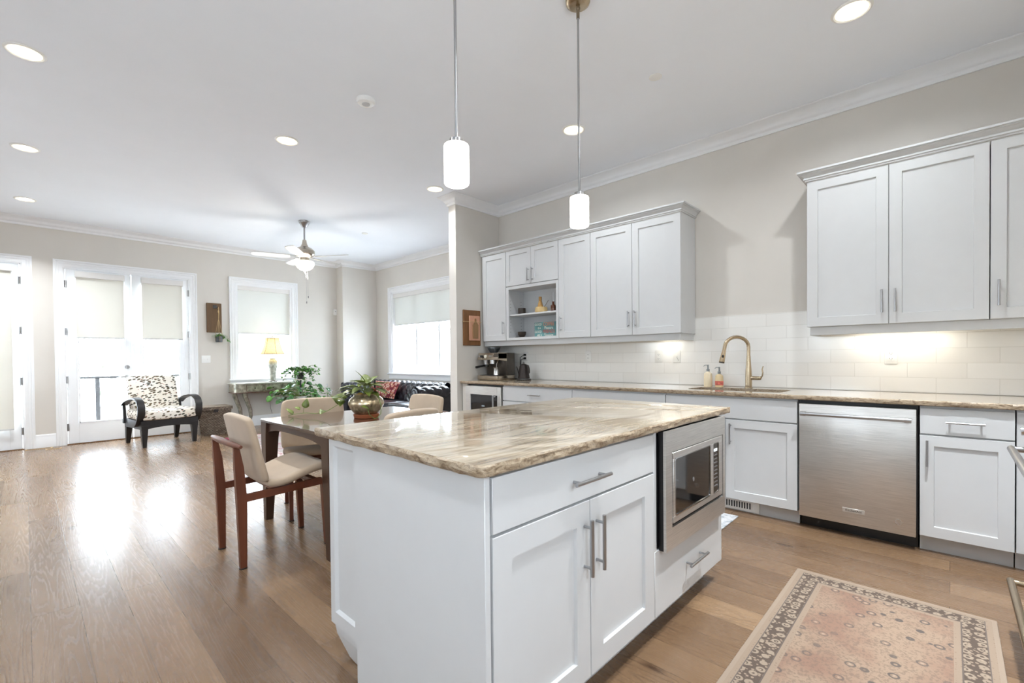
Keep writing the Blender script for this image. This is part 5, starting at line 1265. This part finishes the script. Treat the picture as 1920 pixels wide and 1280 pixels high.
for x, y in ((4.32, 6.1), (4.32, 8.58), (5.0, 6.1), (5.0, 8.58)): MB().lathe([(.02, 0), (.03, .02), (.035, .05), (.025, .09)], (x, y, 0), 14).build('foot', blacklac, so)
def pillow_mat():
    m, nt, b = new_mat('ring_print'); N = NT(nt)
    v = N.voro(N.coord(), 20); c = N.voro(N.coord(), 20, out='Color'); h = N.sep(c)[0]
    a = N.ramp(v, ((0, lin((60, 20, 30))), (.13, lin((235, 220, 205))), (.24, lin((160, 40, 70))), (.36, lin((225, 200, 180))), (.5, lin((150, 70, 60)))), 'CONSTANT')
    a2 = N.ramp(v, ((0, lin((230, 225, 220))), (.15, lin((170, 60, 84))), (.28, lin((196, 150, 100))), (.42, lin((110, 26, 48)))), 'CONSTANT')
    N.l(N.mix(N.ramp(h, ((.45, (0,)*3), (.5, (1,)*3))), a, a2), b.inputs['Base Color']); b.inputs['Roughness'].default_value = .85; return m
t = thing('throw_pillow', 'red and cream ring print pillow on the leather sofa', 'pillow', (4.62, 7.72, .46))
b = MB(); bm = b.bm; bmesh.ops.create_cube(bm, size=1); bmesh.ops.subdivide_edges(bm, edges=bm.edges[:], cuts=7, use_grid_fill=True)
for v in bm.verts:
    x, y, z = v.co*2; v.co = Vector((x*.45*(1-.04*(1-abs(y))), y*.165*(1-.06*(1-abs(x))), z*.07*math.sqrt(max(.02, (1-x**4)*(1-y**4)))))
bm.transform(Matrix.Translation((0, 0, .155)) @ Matrix.Rotation(R(-90), 4, 'Z') @ Matrix.Rotation(R(64), 4, 'X')); b.build('cover', pillow_mat(), t, local=True)

# ---------------------------------------------------------------- rugs
def border(N, x, y, L, Wd):
    dx = N.math('MINIMUM', x, N.math('SUBTRACT', L, x)); dy = N.math('MINIMUM', y, N.math('SUBTRACT', Wd, y)); return N.math('MINIMUM', dx, dy), dx, dy
def runner_mat(L, Wd):
    m, nt, b = new_mat('vintage_runner'); N = NT(nt); x, y, z = N.sep(N.coord()); d, dx, dy = border(N, x, y, L, Wd)
    def band(a, c): return N.math('MULTIPLY', N.math('GREATER_THAN', d, a), N.math('LESS_THAN', d, c))
    tan, dk, pk = lin((138, 120, 103)), lin((70, 58, 50)), lin((160, 130, 114))
    v = N.voro(N.coord(), 62); fl = N.ramp(v, ((.30, (1,)*3), (.38, (0,)*3)))
    v2 = N.voro(N.coord(), 21, rnd=.35); fl2 = N.ramp(v2, ((.0, (1,)*3), (.06, (1,)*3), (.09, (0,)*3), (.16, (0,)*3), (.19, (1,)*3), (.33, (1,)*3), (.37, (0,)*3)))
    fl3 = N.ramp(N.voro(N.coord(), 15, rnd=.8), ((.17, (0,)*3), (.19, (1,)*3), (.27, (1,)*3), (.30, (0,)*3), (.31, (0,)*3)))
    core3 = N.ramp(N.voro(N.coord(), 15, rnd=.8), ((.08, (1,)*3), (.12, (0,)*3)))
    mot = N.ramp(N.noise(N.coord(), 95, 3, .6), ((.50, (0,)*3), (.58, (1,)*3)))
    mott = N.ramp(N.noise(N.coord(), 5, 3), ((.35, lin((128, 98, 82))), (.6, lin((144, 122, 103)))))
    fade = N.noise(N.map((1, 1, 1)), 2.5, 3); fad = N.ramp(fade, ((.35, (.45,)*3), (.6, (1,)*3)))
    c = N.mix(N.math('MULTIPLY', mot, .6), mott, lin((104, 86, 74)))
    c = N.mix(N.math('MULTIPLY', fl3, fad), c, lin((74, 68, 64))); c = N.mix(N.math('MULTIPLY', core3, .6), c, lin((166, 148, 130)))
    dark = N.mix(fl, dk, tan); dark = N.mix(N.math('MULTIPLY', fl2, .8), dark, lin((152, 136, 118)))
    dots = N.mix(N.ramp(N.voro(N.coord(), 60, rnd=.15), ((.24, (1,)*3), (.34, (0,)*3))), tan, lin((112, 88, 76)))
    c = N.mix(band(.118, .140), c, dots); c = N.mix(band(.113, .118), c, lin((84, 74, 68))); c = N.mix(band(.042, .113), c, dark)
    c = N.mix(band(.018, .042), c, dots); c = N.mix(band(.038, .042), c, lin((90, 80, 74))); c = N.mix(N.math('LESS_THAN', d, .018), c, lin((144, 127, 111)))
    c = N.mix(N.math('MULTIPLY', N.noise(N.coord(), 260, 2), .25), c, lin((128, 110, 96)))
    N.l(c, b.inputs['Base Color']); b.inputs['Roughness'].default_value = .95
    N.l(N.bump(N.noise(N.map((1, 3, 1)), 300, 2), .4, .003), b.inputs['Normal']); return m
RL, RW = 2.44, .766
o = MB().box(.5, 2.936, -.152, .614, .0005, .007, None, .002).build('runner_rug', runner_mat(2.436, RW), origin=(.5, -.152, .0005)); tag(o, 'worn pink and brown oriental runner rug on the kitchen floor', 'rug')
def grey_mat():
    m, nt, b = new_mat('grey_mat'); N = NT(nt)
    N.l(N.ramp(N.noise(N.coord(), 30, 4, .7), ((.4, lin((150, 156, 162))), (.55, lin((206, 206, 208))))), b.inputs['Base Color']); b.inputs['Roughness'].default_value = .9; return m
o = MB().box(3.12, 3.60, 1.13, 1.98, .0005, .008, None, .002).build('sink_mat', grey_mat(), origin=(3.1, 1.13, .0005)); tag(o, 'mottled grey mat on the floor before the sink cabinet', 'mat')
def living_mat():
    m, nt, b = new_mat('red_grey_rug'); N = NT(nt); x, y, z = N.sep(N.coord()); d, dx, dy = border(N, x, y, 2.4, 3.0)
    base = N.ramp(N.voro(N.map((1, 1.6, 1)), 9, feature='F2'), ((.3, lin((150, 142, 140))), (.5, lin((178, 172, 168))), (.60, lin((150, 92, 102))), (.7, lin((166, 158, 154)))))
    c = N.mix(N.math('LESS_THAN', d, .16), base, N.ramp(N.voro(N.coord(), 22), ((.25, lin((140, 60, 80))), (.4, lin((200, 186, 180))))))
    c = N.mix(N.math('LESS_THAN', d, .03), c, lin((132, 34, 66))); N.l(c, b.inputs['Base Color']); b.inputs['Roughness'].default_value = .95; return m
o = MB().box(2.07, 4.21, 5.0, 8.0, .0005, .009, None, .002).build('living_rug', living_mat(), origin=(2.07, 5.0, .0005)); tag(o, 'red and grey patterned rug before the leather sofa', 'rug')

# floor registers
for k, (x0, x1, y, lab) in enumerate(((-.02, .245, 9.05, 'wooden floor register slot at the baseboard between the glass doors'), (.17, .33, 8.90, 'short brass floor plate beside the floor register'))):
    t = thing('floor_register', lab, 'vent', ((x0+x1)/2, y, 0))
    MB().box(x0, x1, y-.045, y+.045, .0005, .004, None, .001).build('frame', mat('oak_register', (190, 160, 120), .5), t)
    MB().box(x0+.02, x1-.02, y-.022, y+.022, .004, .0046).build('slot', mat('slot_dark', (50, 36, 26), .7), t)

# ---------------------------------------------------------------- range
t = thing('gas_range', 'stainless range beside the white corner cabinet with round tubular handles', 'range', (2.51, -.57, 0))
MR = face(0, -.30, (1, 0), (0, 1))
MB().box(2.135, 2.895, -.90, -.300, .05, .905, None, .003).box(2.16, 2.87, -.88, -.34, 0, .05).build('body', steel, t)
d = MB().box(2.14, 2.89, .0, .045, .29, .815, MR, .003).build('oven_door', steel, t); MB().box(2.22, 2.81, .045, .0465, .40, .70, MR).build('window', blackg, d)
h = MB().cyl((2.16, .112, .785), (2.872, .112, .785), .0135, M=MR)
for u in (2.175, 2.858): h.cyl((u, .045, .785), (u, .112, .785), .012, M=MR)
h.build('handle', nickel, d)
d = MB().box(2.14, 2.89, .0, .045, .065, .28, MR, .003).build('drawer', steel, t)
h = MB().cyl((2.16, .112, .222), (2.872, .112, .222), .0135, M=MR)
for u in (2.175, 2.858): h.cyl((u, .045, .222), (u, .112, .222), .012, M=MR)
h.build('handle', champ, d)
cpn = MB().hexa([(2.14, -.30, .820), (2.89, -.30, .820), (2.89, -.250, .820), (2.14, -.250, .820)], [(2.14, -.30, .915), (2.89, -.30, .915), (2.89, -.270, .915), (2.14, -.270, .915)]).build('control_panel', steel, t)
for k in range(5):
    u = 2.24+.148*k
    MB().cyl((u, .04, .868), (u, .052, .868), .027, M=MR, n=22).cyl((u, .052, .868), (u, .088, .866), .019, .017, M=MR, n=20).build('knob', chrome, cpn)
MB().box(2.14, 2.89, -.90, -.30, .9055, .915).build('cooktop', black, t)
b = MB()
for k in range(6): b.box(2.17+.136*k, 2.18+.136*k, -.86, -.33, .935, .947)
for y in (-.86, -.6, -.34): b.box(2.17, 2.86, y, y+.012, .925, .940)
for x in (2.17, 2.85):
    for y in (-.86, -.34): b.box(x, x+.01, y, y+.012, .915, .93)
b.build('grate', mat('cast_iron', (30, 30, 31), .6), t)
